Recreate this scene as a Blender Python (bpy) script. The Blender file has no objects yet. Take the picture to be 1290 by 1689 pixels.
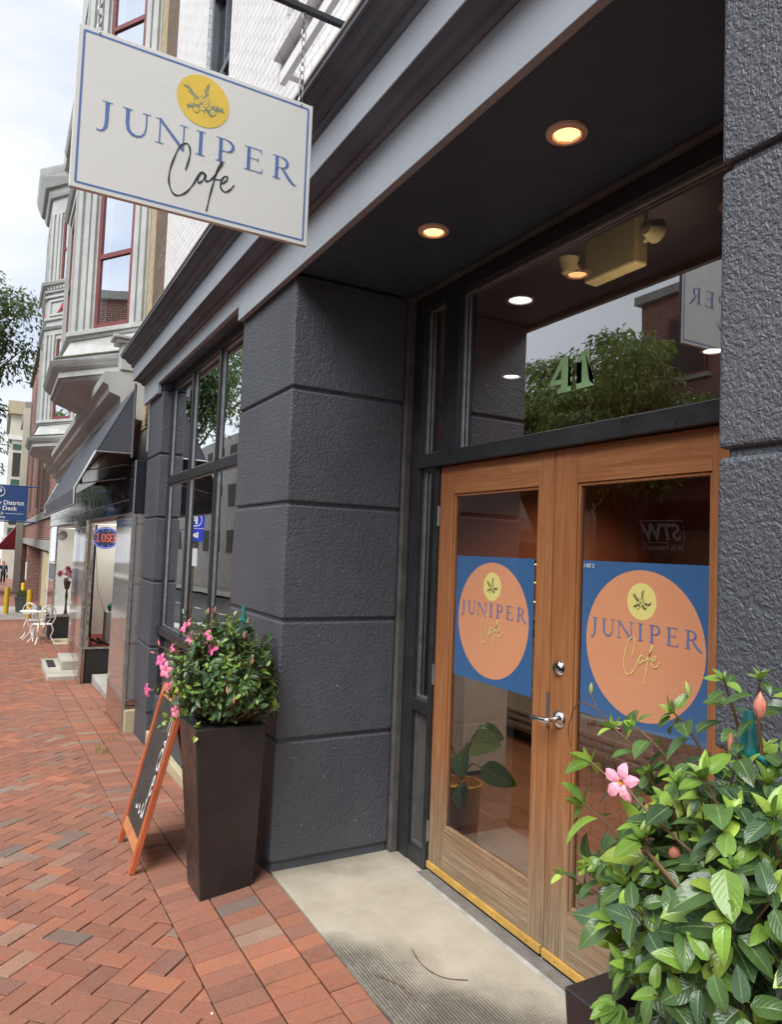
import bpy, bmesh, math, random
from mathutils import Vector, Matrix, Quaternion
random.seed(7)
S = bpy.context.scene
R = math.radians
# ------------------------------------------------------------------ camera
cd = bpy.data.cameras.new('camera'); cam = bpy.data.objects.new('camera', cd); S.collection.objects.link(cam)
F_PX = 1175.16
yaw, pitch, roll = R(61.2116), R(3.0637), R(2.2102)
f = Vector((-math.sin(yaw)*math.cos(pitch), math.cos(yaw)*math.cos(pitch), math.sin(pitch)))
r = Vector((math.cos(yaw), math.sin(yaw), 0)); u = r.cross(f)
r2 = r*math.cos(roll) + u*math.sin(roll); u2 = -r*math.sin(roll) + u*math.cos(roll)
m = Matrix((r2, u2, -f)).transposed().to_4x4(); m.translation = Vector((0, 0, 1.667))
cam.matrix_world = m
cd.sensor_fit = 'VERTICAL'; cd.sensor_height = 24.0; cd.lens = 24.0*F_PX/1689.0
cd.clip_start = 0.05; cd.clip_end = 2000
S.camera = cam
# ------------------------------------------------------------------ world, sun, exposure
W = bpy.data.worlds.new('World'); S.world = W; W.use_nodes = True
nt = W.node_tree; nt.nodes.clear()
SUN_EL, SUN_AZ = R(52), R(150)      # azimuth measured from +Y clockwise
def nn(t, tp, **kw):
    n = t.nodes.new(tp)
    for k, v in kw.items():
        if k in n.inputs: n.inputs[k].default_value = v
        else: setattr(n, k, v)
    return n
sky = nn(nt, 'ShaderNodeTexSky', sky_type='NISHITA', sun_disc=False, sun_elevation=SUN_EL, sun_rotation=SUN_AZ)
b1 = nn(nt, 'ShaderNodeBackground', Strength=0.13); nt.links.new(sky.outputs[0], b1.inputs[0])
tc = nn(nt, 'ShaderNodeTexCoord')
mp = nn(nt, 'ShaderNodeMapping'); mp.inputs['Scale'].default_value = (1, 1, 2.6)
nz = nn(nt, 'ShaderNodeTexNoise', Scale=2.3, Detail=7.0, Roughness=0.55)
nt.links.new(tc.outputs['Generated'], mp.inputs[0]); nt.links.new(mp.outputs[0], nz.inputs['Vector'])
cr = nn(nt, 'ShaderNodeValToRGB'); cr.color_ramp.elements[0].position = .36; cr.color_ramp.elements[0].color = (.455, .505, .60, 1)
cr.color_ramp.elements[1].position = .62; cr.color_ramp.elements[1].color = (.70, .705, .715, 1)
nt.links.new(nz.outputs[0], cr.inputs[0])
b2 = nn(nt, 'ShaderNodeBackground', Strength=0.86); nt.links.new(cr.outputs[0], b2.inputs[0])
mx = nn(nt, 'ShaderNodeMixShader'); mx.inputs[0].default_value = .90
nt.links.new(b1.outputs[0], mx.inputs[1]); nt.links.new(b2.outputs[0], mx.inputs[2])
wo = nn(nt, 'ShaderNodeOutputWorld'); nt.links.new(mx.outputs[0], wo.inputs[0])
sd = bpy.data.lights.new('sun', 'SUN'); sd.energy = 2.5; sd.angle = R(40); sd.color = (1, .975, .94)
so = bpy.data.objects.new('sun', sd); S.collection.objects.link(so)
sdir = Vector((math.sin(SUN_AZ)*math.cos(SUN_EL), math.cos(SUN_AZ)*math.cos(SUN_EL), math.sin(SUN_EL)))
so.rotation_euler = sdir.to_track_quat('Z', 'Y').to_euler()
S.view_settings.view_transform = 'Standard'; S.view_settings.look = 'None'
S.view_settings.exposure = 0.92; S.view_settings.gamma = 1.0
S.cycles.max_bounces = 9; S.cycles.transparent_max_bounces = 14; S.cycles.caustics_reflective = False
S.cycles.caustics_refractive = False

# ------------------------------------------------------------------ materials
M = {}
def mat(name, col=(.5, .5, .5), rough=.6, metal=0.0, spec=.5, coat=0.0):
    m = bpy.data.materials.new(name); m.use_nodes = True
    b = m.node_tree.nodes['Principled BSDF']
    b.inputs['Base Color'].default_value = (*col, 1); b.inputs['Roughness'].default_value = rough
    b.inputs['Metallic'].default_value = metal; b.inputs['Specular IOR Level'].default_value = spec
    b.inputs['Coat Weight'].default_value = coat; b.inputs['Coat Roughness'].default_value = .1
    M[name] = m
    return m, m.node_tree, b
def coords(t, scale=(1, 1, 1), rot=(0, 0, 0)):
    tc = t.nodes.new('ShaderNodeTexCoord'); mp = t.nodes.new('ShaderNodeMapping')
    mp.inputs['Scale'].default_value = scale; mp.inputs['Rotation'].default_value = rot
    t.links.new(tc.outputs['Object'], mp.inputs[0]); return mp.outputs[0]
def noise(t, vec, scale, detail=4, rough=.55, dist=0):
    n = nn(t, 'ShaderNodeTexNoise', Scale=scale, Detail=detail, Roughness=rough, Distortion=dist)
    t.links.new(vec, n.inputs['Vector']); return n.outputs[0]
def ramp(t, fac, stops):
    n = t.nodes.new('ShaderNodeValToRGB'); e = n.color_ramp.elements
    while len(e) < len(stops): e.new(.5)
    for i, (p, c) in enumerate(stops):
        e[i].position = p; e[i].color = (*c, 1) if len(c) == 3 else c
    t.links.new(fac, n.inputs[0]); return n.outputs[0]
def g3(v): return (v, v, v)
def bump(t, b, h, strength=.3, dist=.01):
    n = nn(t, 'ShaderNodeBump', Strength=strength, Distance=dist); t.links.new(h, n.inputs['Height'])
    t.links.new(n.outputs[0], b.inputs['Normal']); return n
def mixc(t, fac, a, b, mode='MIX'):
    n = t.nodes.new('ShaderNodeMix'); n.data_type = 'RGBA'; n.blend_type = mode
    for i, x in ((0, fac), (6, a), (7, b)):
        if isinstance(x, (int, float)): n.inputs[i].default_value = x
        elif isinstance(x, tuple): n.inputs[i].default_value = (*x, 1)
        else: t.links.new(x, n.inputs[i])
    return n.outputs[2]
def math_(t, op, a, b=0.0):
    n = t.nodes.new('ShaderNodeMath'); n.operation = op
    for i, x in ((0, a), (1, b)):
        if isinstance(x, (int, float)): n.inputs[i].default_value = x
        else: t.links.new(x, n.inputs[i])
    return n.outputs[0]

def worn(name, c, rough=.5, var=.25, scale=3, bs=.15, bscale=40, **kw):
    """a painted / plain surface with faint large-scale variation, roughness change and fine bump"""
    m, t, b = mat(name, c, rough, **kw)
    v = coords(t)
    n1 = noise(t, v, scale, 6, .6)
    lo = tuple(x*(1-var) for x in c); hi = tuple(min(1, x*(1+var)) for x in c)
    t.links.new(ramp(t, n1, [(.3, lo), (.7, hi)]), b.inputs['Base Color'])
    n2 = noise(t, v, scale*4, 4)
    t.links.new(ramp(t, n2, [(.3, g3(max(0, rough-.1))), (.7, g3(min(1, rough+.12)))]), b.inputs['Roughness'])
    bump(t, b, noise(t, v, bscale, 3), bs, .004)
    return m

# stucco: charcoal, trowelled dashes
m_, t, b = mat('stucco', (.06, .063, .075), .55, spec=.5)
v = coords(t)
dn = noise(t, v, 26, 3, .6)
vs = coords(t, (1, 1, .75))
n1 = noise(t, vs, 85, 5, .62, .25); n2 = noise(t, vs, 240, 3, .6)
vo = nn(t, 'ShaderNodeTexVoronoi', Scale=100.0, Randomness=1.0); wv_ = nn(t, 'ShaderNodeVectorMath'); wv_.operation = 'ADD'
sn = nn(t, 'ShaderNodeTexNoise', Scale=60.0, Detail=3.0); t.links.new(vs, sn.inputs['Vector']); sm_ = nn(t, 'ShaderNodeVectorMath'); sm_.operation = 'SCALE'; sm_.inputs['Scale'].default_value = .035
t.links.new(sn.outputs['Color'], sm_.inputs[0]); t.links.new(vs, wv_.inputs[0]); t.links.new(sm_.outputs[0], wv_.inputs[1]); t.links.new(wv_.outputs[0], vo.inputs['Vector'])
hh = math_(t, 'ADD', math_(t, 'ADD', math_(t, 'MULTIPLY', vo.outputs['Distance'], -1.1), math_(t, 'MULTIPLY', n1, .9)), math_(t, 'MULTIPLY', n2, .45))
hh = math_(t, 'ADD', hh, math_(t, 'MULTIPLY', dn, .7))
bump(t, b, hh, .55, .008)
big = noise(t, v, 1.7, 5, .6)
chp = ramp(t, noise(t, v, 34, 2, .5), [(.745, g3(0)), (.76, g3(1))])
dust = ramp(t, noise(t, coords(t, (1, 1, .5)), 3.2, 6, .7), [(.5, g3(0)), (.8, g3(1))])
sc_ = mixc(t, math_(t, 'MULTIPLY', dust, .35), ramp(t, big, [(.3, (.061, .068, .083)), (.7, (.082, .090, .108))]), (.14, .14, .145))
t.links.new(mixc(t, math_(t, 'MULTIPLY', chp, .6), sc_, (.4, .4, .4)), b.inputs['Base Color'])
t.links.new(ramp(t, n1, [(.3, g3(.5)), (.7, g3(.42))]), b.inputs['Roughness'])

# grey blue satin fascia paint
m_, t, b = mat('fascia_paint', (.26, .275, .31), .38, spec=.5)
v = coords(t)
a = noise(t, v, 1.4, 6, .65); d = noise(t, coords(t, (1, 1, 1)), 9, 7, .7)
base = ramp(t, a, [(.3, (.29, .325, .37)), (.7, (.345, .38, .425))])
chips = ramp(t, noise(t, v, 26, 5, .7), [(.685, g3(0)), (.72, g3(1))])
t.links.new(mixc(t, math_(t, 'MULTIPLY', chips, .55), base, (.08, .08, .09)), b.inputs['Base Color'])
t.links.new(ramp(t, d, [(.3, g3(.34)), (.7, g3(.5))]), b.inputs['Roughness'])
bump(t, b, d, .12, .004)
worn('moulding_paint', (.085, .10, .13), .45, .3, 3, .2, 30)
worn('soffit_paint', (.052, .080, .125), .5, .12, 2, .1, 90)
worn('black_frame', (.024, .026, .030), .34, .3, 5, .1, 60)
worn('grey_panel', (.075, .073, .07), .35, .15, 4, .05, 30)
worn('caulk', (.075, .07, .066), .7, .4, 9, .4, 60)
worn('black_gloss', (.018, .020, .027), .06, .1, 2, .02, 3)
worn('silver_trim', (.60, .60, .59), .28, .05, 3, .01, 20, metal=.9)
worn('chrome', (.75, .75, .76), .12, .05, 20, .03, 30, metal=1.0)
worn('hinge_metal', (.32, .32, .33), .4, .2, 20, .1, 60, metal=.8)
worn('white_paint', (.74, .74, .72), .45, .08, 4, .1, 50)
worn('white_wall', (.70, .70, .68), .7, .05, 1.5, .05, 50)
worn('trim_grey', (.44, .455, .44), .5, .16, 2.5, .25, 25)
worn('trim_moss', (.27, .27, .19), .8, .4, 6, .5, 25)
worn('sash_red', (.20, .062, .06), .45, .2, 4, .15, 40)
worn('ornament_red', (.32, .05, .05), .5, .2, 8, .1, 40)
worn('awning_fabric', (.072, .078, .095), .8, .25, 1.6, .25, 300)
worn('awning_red', (.25, .02, .035), .75, .15, 2, .1, 60)
worn('planter_plastic', (.026, .023, .023), .36, .35, 3, .12, 120)
worn('soil', (.03, .02, .013), .95, .5, 30, 1.0, 60)
worn('brass_bar', (.62, .37, .09), .5, .2, 12, .15, 80, metal=.15)
worn('aluminium', (.38, .365, .335), .5, .25, 14, .2, 90, metal=.15)
worn('terracotta_wall', (.34, .105, .04), .8, .12, 1, .05, 30)
worn('dark_ceiling', (.12, .105, .095), .9, .1, 1, .02, 30)
worn('counter_grey', (.30, .28, .26), .6, .1, 2, .1, 30)
worn('dark_wood', (.05, .03, .022), .4, .3, 3, .1, 40)
worn('black_matte', (.012, .012, .012), .7, .2, 3, .1, 40)
worn('yellow_pot', (.62, .36, .02), .35, .1, 3, .05, 40)
worn('yellow_paint', (.72, .46, .02), .5, .12, 5, .1, 40)
worn('cream_paint', (.62, .60, .50), .6, .1, 1, .1, 20)
worn('green_paint', (.05, .11, .08), .5, .1, 2, .1, 20)
worn('stone_grey', (.34, .33, .31), .75, .2, 2, .3, 30)
worn('grey_pot', (.13, .135, .135), .6, .15, 3, .2, 60)
worn('emergency_beige', (.70, .55, .28), .45, .08, 4, .05, 40)
worn('navy_sign', (.022, .065, .20), .35, .1, 3, .05, 40)
worn('bright_blue_sign', (.02, .06, .55), .35, .1, 3, .05, 40)
worn('white_print', (.80, .80, .80), .45, .04, 5, .02, 40)
worn('sign_panel', (.69, .69, .655), .33, .01, 1.5, .05, 60)
worn('logo_blue', (.095, .17, .40), .4, .1, 6, .02, 60)
worn('logo_yellow', (.76, .53, .07), .4, .06, 6, .02, 60)
worn('logo_ink', (.035, .035, .04), .4, .1, 6, .02, 60)
worn('logo_leaf', (.20, .27, .20), .4, .1, 6, .02, 60)
worn('poster_blue', (.045, .13, .30), .3, .03, .5, .01, 60)
worn('poster_orange', (.68, .31, .165), .3, .03, .5, .01, 60)
worn('poster_yellow', (.76, .70, .24), .3, .03, .5, .01, 60)
for q in ('poster_blue', 'poster_orange', 'poster_yellow'):
    b_ = M[q].node_tree.nodes['Principled BSDF']; b_.inputs['Coat Weight'].default_value = 1.0; b_.inputs['Coat Roughness'].default_value = .01; b_.inputs['Coat IOR'].default_value = 1.7
worn('number_green', (.40, .74, .36), .4, .3, 9, .02, 60)
worn('chalkboard', (.045, .042, .040), .6, .3, 5, .1, 40)
worn('chalk', (.72, .70, .72), .9, .15, 30, .3, 200)
worn('copper_ring', (.85, .62, .50), .45, .1, 10, .05, 60)
worn('window_blue', (.11, .125, .15), .5, .2, 4, .1, 40)
worn('orange_wood', (.42, .105, .04), .5, .3, 7, .2, 90)
worn('orange_wood_light', (.52, .22, .09), .5, .25, 8, .2, 90)
worn('stem_green', (.16, .17, .05), .5, .3, 30, .1, 90)
worn('stem_brown', (.13, .065, .03), .6, .3, 30, .1, 90)
worn('bark', (.09, .07, .055), .9, .4, 6, .9, 25)
worn('dead_leaf', (.28, .12, .04), .6, .3, 30, .1, 90)
worn('bud_pink', (.55, .20, .14), .45, .3, 60, .05, 90)
worn('bud_green', (.30, .34, .10), .45, .3, 60, .05, 90)
worn('flower_throat', (.62, .28, .02), .5, .2, 60, .05, 90)
worn('skin', (.45, .24, .17), .55, .1, 8, .05, 60)
worn('suit_cloth', (.014, .016, .026), .8, .2, 8, .2, 200)
worn('shirt_cloth', (.18, .28, .50), .8, .1, 8, .1, 200)
worn('hair_grey', (.22, .20, .18), .8, .2, 30, .3, 200)
worn('shoe_leather', (.014, .012, .012), .35, .2, 8, .05, 60)
worn('display_red', (.50, .07, .06), .6, .1, 3, .05, 60)
worn('vase_wood', (.13, .085, .05), .5, .4, 12, .3, 60)
worn('teal_metal', (.02, .22, .22), .3, .2, 12, .05, 60)
worn('grass', (.10, .16, .03), .7, .4, 20, .1, 60)
worn('asphalt', (.055, .055, .057), .85, .25, 3, .5, 60)
worn('road_white', (.60, .60, .58), .8, .2, 6, .2, 60)
worn('earth', (.09, .085, .075), .9, .3, .4, .3, 8)
worn('maroon_panel', (.16, .035, .03), .5, .15, 2, .05, 30)
worn('curtain', (.62, .64, .66), .8, .08, 5, .2, 20)
worn('interior_dark', (.045, .04, .038), .8, .2, 2, .05, 20)
def emis(name, c, s):
    m, t, b = mat(name, c, .5); b.inputs['Emission Color'].default_value = (*c, 1); b.inputs['Emission Strength'].default_value = s
emis('lamp_warm', (1, .66, .28), .35); emis('lamp_dot', (1, .80, .42), .75); emis('lamp_white', (1, .97, .93), 1.6)
emis('neon_red', (1, .20, .10), .75); emis('neon_blue', (.25, .3, 1), .9); emis('case_light', (1, .72, .25), 1.2)

# blue translucent spike
m_, t, b = mat('teal_plastic', (.04, .30, .30), .22); b.inputs['Transmission Weight'].default_value = .45; b.inputs['Alpha'].default_value = 1

# glass
def glass(name, tint=(.86, .88, .87), boost=1.7, rough=.0):
    m = bpy.data.materials.new(name); m.use_nodes = True; t = m.node_tree; t.nodes.clear()
    fr = nn(t, 'ShaderNodeFresnel', IOR=1.5)
    fac = math_(t, 'MINIMUM', math_(t, 'MULTIPLY', fr.outputs[0], boost), 1.0)
    tr = t.nodes.new('ShaderNodeBsdfTransparent'); tr.inputs[0].default_value = (*tint, 1)
    gl = t.nodes.new('ShaderNodeBsdfGlossy'); gl.inputs['Roughness'].default_value = rough; gl.inputs['Color'].default_value = (.95, .97, 1, 1)
    vv = coords(t); n = noise(t, vv, 1.3, 2); bp = nn(t, 'ShaderNodeBump', Strength=.03, Distance=.02)
    t.links.new(n, bp.inputs['Height']); t.links.new(bp.outputs[0], gl.inputs['Normal'])
    mx = t.nodes.new('ShaderNodeMixShader'); t.links.new(fac, mx.inputs[0]); t.links.new(tr.outputs[0], mx.inputs[1]); t.links.new(gl.outputs[0], mx.inputs[2])
    o = t.nodes.new('ShaderNodeOutputMaterial'); t.links.new(mx.outputs[0], o.inputs[0]); M[name] = m
glass('glass', (.92, .93, .92), 3.6); glass('glass_transom', (.93, .94, .93), 7.0); glass('glass_upper', (.95, .96, .96), .9); glass('glass_clear', (.92, .93, .92), 1.0)

# door wood: grain along local axis; weathered grey near the bottom
def wood(name, vertical):
    m, t, b = mat(name, (.4, .17, .06), .42, spec=.4, coat=.12)
    sc = (85, 85, 2.2) if vertical else (2.2, 85, 85)
    v = coords(t, sc)
    g = noise(t, v, 1.0, 6, .6, .4); g2 = noise(t, coords(t, (200, 200, 5) if vertical else (5, 200, 200)), 1.0, 3)
    c1 = ramp(t, g, [(.28, (.27, .108, .042)), (.5, (.36, .158, .065)), (.72, (.44, .21, .092))])
    c1 = mixc(t, math_(t, 'MULTIPLY', ramp(t, g2, [(.40, g3(1)), (.55, g3(0))]), .30), c1, (.16, .055, .018))
    c2 = ramp(t, g, [(.28, (.19, .135, .08)), (.5, (.30, .225, .145)), (.72, (.40, .325, .23))])
    c2 = mixc(t, math_(t, 'MULTIPLY', ramp(t, g2, [(.42, g3(1)), (.58, g3(0))]), .5), c2, (.09, .06, .035))
    tc = t.nodes.new('ShaderNodeTexCoord'); sx = t.nodes.new('ShaderNodeSeparateXYZ'); t.links.new(tc.outputs['Object'], sx.inputs[0])
    h = math_(t, 'ADD', sx.outputs[2], math_(t, 'MULTIPLY', math_(t, 'SUBTRACT', noise(t, coords(t, (3, 3, 1.5)), 2.2, 5), .5), .45))
    wf = ramp(t, h, [(.10, g3(1)), (.75, g3(0))])
    bl_ = noise(t, coords(t, (1.3, 1.3, .8)), 2.0, 5, .6); c1 = mixc(t, math_(t, 'MULTIPLY', ramp(t, bl_, [(.4, g3(0)), (.7, g3(1))]), .45), c1, (.24, .075, .026))
    t.links.new(mixc(t, wf, c1, c2), b.inputs['Base Color'])
    t.links.new(ramp(t, wf, [(0, g3(.36)), (1, g3(.75))]), b.inputs['Roughness'])
    bump(t, b, g2, .2, .002)
wood('door_wood_upright', True); wood('door_wood_rail', False)

# concrete apron
m_, t, b = mat('concrete_apron', (.5, .43, .3), .85, spec=.3)
v = coords(t)
fine = noise(t, v, 55, 5, .7); big = noise(t, v, 1.6, 5, .6); mid = noise(t, v, 6, 6, .65)
sep = t.nodes.new('ShaderNodeSeparateXYZ'); tc = t.nodes.new('ShaderNodeTexCoord'); t.links.new(tc.outputs['Object'], sep.inputs[0])
# broom grooves run towards the door; smooth worn skin near the inner corner
wv = nn(t, 'ShaderNodeTexWave', Scale=24.0, Distortion=2.4, Detail=3.0); wv.bands_direction = 'Y'
wv.inputs['Detail Scale'].default_value = 1.2
t.links.new(coords(t, (.12, 1, 1), (0, 0, R(2))), wv.inputs['Vector'])
area = math_(t, 'ADD', math_(t, 'ADD', math_(t, 'MULTIPLY', sep.outputs[0], .55), math_(t, 'MULTIPLY', sep.outputs[1], -.80)), math_(t, 'MULTIPLY', big, .9))
# area is larger near the street edge and to the right
ga = ramp(t, area, [(0, g3(0)), (1, g3(1))])
gm = t.nodes.new('ShaderNodeMapRange'); gm.inputs[1].default_value = -2.32; gm.inputs[2].default_value = -2.06
t.links.new(area, gm.inputs[0]); gf = gm.outputs[0]
smooth_c = ramp(t, mid, [(.3, (.37, .33, .255)), (.7, (.46, .42, .34))])
groove_c = ramp(t, fine, [(.3, (.17, .15, .125)), (.7, (.38, .35, .29))])
groove_c = mixc(t, math_(t, 'MULTIPLY', math_(t, 'MULTIPLY', ramp(t, wv.outputs[1], [(.25, g3(1)), (.6, g3(0))]), .75), ramp(t, mid, [(.35, g3(.15)), (.6, g3(1))])), groove_c, (.075, .065, .055))
cc = mixc(t, gf, smooth_c, groove_c)
dk = ramp(t, noise(t, v, 2.1, 5, .65), [(.40, g3(0)), (.58, g3(1))])
cc = mixc(t, math_(t, 'MULTIPLY', math_(t, 'MULTIPLY', dk, gf), .58), cc, (.07, .064, .057))
edge = nn(t, 'ShaderNodeMapRange'); edge.inputs[1].default_value = -3.15; edge.inputs[2].default_value = -3.5
t.links.new(math_(t, 'ADD', sep.outputs[0], math_(t, 'MULTIPLY', mid, .3)), edge.inputs[0])
t.links.new(mixc(t, math_(t, 'MULTIPLY', edge.outputs[0], .5), cc, (.10, .085, .06)), b.inputs['Base Color'])
hh = math_(t, 'ADD', math_(t, 'MULTIPLY', math_(t, 'MULTIPLY', wv.outputs[1], gf), 1.2), math_(t, 'MULTIPLY', fine, .35))
bump(t, b, hh, .6, .006)
worn('concrete_pale', (.42, .40, .34), .85, .2, 2, .3, 40)
worn('beige_stone', (.46, .40, .26), .8, .15, 3, .3, 40)

# paving brick with a per-brick colour attribute
m_, t, b = mat('paving_brick', (.3, .1, .05), .85, spec=.25)
at = t.nodes.new('ShaderNodeAttribute'); at.attribute_name = 'Col'
v = coords(t); n = noise(t, v, 22, 6, .7); n3 = noise(t, v, 170, 3, .7); bg = noise(t, v, .9, 5, .65)
c = mixc(t, math_(t, 'MULTIPLY', ramp(t, n, [(.4, g3(0)), (.75, g3(1))]), .45), at.outputs['Color'], (.22, .17, .14))
c = mixc(t, math_(t, 'MULTIPLY', ramp(t, bg, [(.42, g3(0)), (.62, g3(1))]), .5), c, (.215, .115, .085))
bg2 = noise(t, v, 4.5, 6, .7)
c = mixc(t, math_(t, 'MULTIPLY', ramp(t, bg2, [(.56, g3(0)), (.72, g3(1))]), .45), c, (.13, .085, .065))
c = mixc(t, .35, c, ramp(t, n3, [(.3, g3(.15)), (.7, g3(.9))]), 'OVERLAY')
gv = nn(t, 'ShaderNodeTexVoronoi', Scale=2.3, Randomness=1.0); t.links.new(v, gv.inputs['Vector'])
c = mixc(t, math_(t, 'MULTIPLY', ramp(t, gv.outputs['Distance'], [(.022, g3(1)), (.034, g3(0))]), .8), c, (.05, .045, .042))
gv2 = nn(t, 'ShaderNodeTexVoronoi', Scale=5.1, Randomness=1.0); t.links.new(v, gv2.inputs['Vector'])
c = mixc(t, math_(t, 'MULTIPLY', ramp(t, gv2.outputs['Distance'], [(.016, g3(1)), (.024, g3(0))]), .6), c, (.5, .46, .40))
t.links.new(c, b.inputs['Base Color']); bump(t, b, math_(t, 'ADD', n, n3), .35, .004)
worn('paving_joint', (.055, .045, .036), .95, .4, 8, .6, 80)

def brickmat(name, c1, c2, mortar, rot=(R(90), 0, 0), bw=.2, bh=.067, ms=.010, rough=.85, bstr=.5, var=.3, nd=6):
    m, t, b = mat(name, c1, rough, spec=.25)
    v = coords(t, (1, 1, 1), rot)
    # rotate so texture x = along wall, y = up
    sx = t.nodes.new('ShaderNodeSeparateXYZ'); tc = t.nodes.new('ShaderNodeTexCoord'); t.links.new(tc.outputs['Object'], sx.inputs[0])
    cx = t.nodes.new('ShaderNodeCombineXYZ'); wob = noise(t, tc.outputs['Object'], 3.5, 3, .6); wob2 = noise(t, tc.outputs['Object'], 14, 3, .6)
    t.links.new(math_(t, 'ADD', math_(t, 'ADD', sx.outputs[0], sx.outputs[1]), math_(t, 'MULTIPLY', wob, .05)), cx.inputs[0]); t.links.new(math_(t, 'ADD', sx.outputs[2], math_(t, 'MULTIPLY', math_(t, 'ADD', wob, math_(t, 'MULTIPLY', wob2, .4)), .035)), cx.inputs[1])
    br = t.nodes.new('ShaderNodeTexBrick'); t.links.new(cx.outputs[0], br.inputs['Vector'])
    br.inputs['Color1'].default_value = (*c1, 1); br.inputs['Color2'].default_value = (*c2, 1); br.inputs['Mortar'].default_value = (*mortar, 1)
    br.inputs['Scale'].default_value = 1; br.inputs['Mortar Size'].default_value = ms; br.inputs['Mortar Smooth'].default_value = .3
    br.inputs['Brick Width'].default_value = bw; br.inputs['Row Height'].default_value = bh; br.inputs['Bias'].default_value = -.1
    tv = t.nodes.new('ShaderNodeTexCoord'); n = noise(t, tv.outputs['Object'], 9 if nd == 6 else 1.5, nd, .7)
    cc = mixc(t, var, br.outputs[0], ramp(t, n, [(.3, g3(.12)), (.7, g3(.9))]), 'OVERLAY')
    t.links.new(cc, b.inputs['Base Color'])
    h = math_(t, 'ADD', math_(t, 'MULTIPLY', math_(t, 'SUBTRACT', 1.0, br.outputs[1]), 1.0), math_(t, 'MULTIPLY', n, .5))
    bump(t, b, h, bstr, .012)
brickmat('white_brick', (.72, .71, .71), (.78, .77, .77), (.52, .51, .51), ms=.006, bstr=.7, var=.16)
brickmat('tan_brick', (.44, .35, .21), (.50, .41, .26), (.36, .31, .22), bh=.06)
brickmat('brown_brick', (.16, .105, .075), (.21, .15, .11), (.12, .10, .085))
brickmat('red_brick', (.21, .06, .045), (.29, .10, .07), (.36, .31, .27), ms=.012)
brickmat('polished_tile', (.20, .105, .075), (.23, .12, .09), (.03, .02, .02), bw=.55, bh=.62, ms=.006, rough=.1, bstr=.05, nd=2, var=.2)
M['polished_tile'].node_tree.nodes['Principled BSDF'].inputs['Specular IOR Level'].default_value = .9
brickmat('reflection_tile', (.42, .40, .37), (.46, .44, .41), (.10, .09, .08), bw=.3, bh=.62, ms=.005, rough=.07, bstr=.05, nd=2, var=.15)  # same polished stone, with the street's reflection put into a paler metallic colour
M['reflection_tile'].node_tree.nodes['Principled BSDF'].inputs['Metallic'].default_value = .55
# interior wood floor
m_, t, b = mat('floor_wood', (.12, .05, .03), .3)
v = coords(t, (1.2, 9, 1)); n = noise(t, v, 2.2, 5, .6)
t.links.new(ramp(t, n, [(.3, (.17, .07, .035)), (.7, (.28, .13, .07))]), b.inputs['Base Color'])
# mural
m_, t, b = mat('mural_paint', (.5, .5, .4), .7)
v = coords(t, (.6, 1, 1)); n = noise(t, v, 1.6, 4, .6, 1.5)
t.links.new(ramp(t, n, [(.3, (.12, .28, .34)), (.42, (.42, .48, .40)), (.5, (.58, .42, .10)), (.58, (.62, .58, .46)), (.7, (.45, .22, .20))]), b.inputs['Base Color'])

def leafmat(name, rough=.3, trans=.25, veins=True):
    m, t, b = mat(name, (.1, .2, .05), rough, spec=.5)
    at = t.nodes.new('ShaderNodeAttribute'); at.attribute_name = 'Col'
    col = at.outputs['Color']
    if veins:
        uv = t.nodes.new('ShaderNodeUVMap'); sx = t.nodes.new('ShaderNodeSeparateXYZ'); t.links.new(uv.outputs[0], sx.inputs[0])
        ax = math_(t, 'ABSOLUTE', math_(t, 'SUBTRACT', sx.outputs[0], .5))
        mid = ramp(t, ax, [(.012, g3(1)), (.045, g3(0))])
        sv = math_(t, 'SINE', math_(t, 'ADD', math_(t, 'MULTIPLY', sx.outputs[1], 42.0), math_(t, 'MULTIPLY', ax, -34.0)))
        svr = ramp(t, sv, [(.90, g3(0)), (1.0, g3(1))])
        fac = math_(t, 'MAXIMUM', math_(t, 'MULTIPLY', mid, .55), math_(t, 'MULTIPLY', svr, .09))
        col = mixc(t, fac, col, (.30, .42, .16))
        tv = t.nodes.new('ShaderNodeTexCoord'); nz = noise(t, tv.outputs['Object'], 35, 4)
        col = mixc(t, .25, col, ramp(t, nz, [(.3, g3(.2)), (.7, g3(.85))]), 'OVERLAY')
        bump(t, b, math_(t, 'SUBTRACT', sv, math_(t, 'MULTIPLY', mid, 4.0)), .12, .0012)
    t.links.new(col, b.inputs['Base Color'])
    out = t.nodes['Material Output']
    if trans:
        tl = t.nodes.new('ShaderNodeBsdfTranslucent'); t.links.new(mixc(t, .5, col, (.35, .5, .05)), tl.inputs[0])
        mx = t.nodes.new('ShaderNodeMixShader'); mx.inputs[0].default_value = trans
        t.links.new(b.outputs[0], mx.inputs[1]); t.links.new(tl.outputs[0], mx.inputs[2]); t.links.new(mx.outputs[0], out.inputs[0])
leafmat('leaf', .26, .2); leafmat('tree_leaf', .6, .25, False)
m_, t, b = mat('petal', (.8, .2, .4), .5)
at = t.nodes.new('ShaderNodeAttribute'); at.attribute_name = 'Col'; t.links.new(at.outputs['Color'], b.inputs['Base Color'])
b.inputs['Subsurface Weight'].default_value = 0.0

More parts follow.
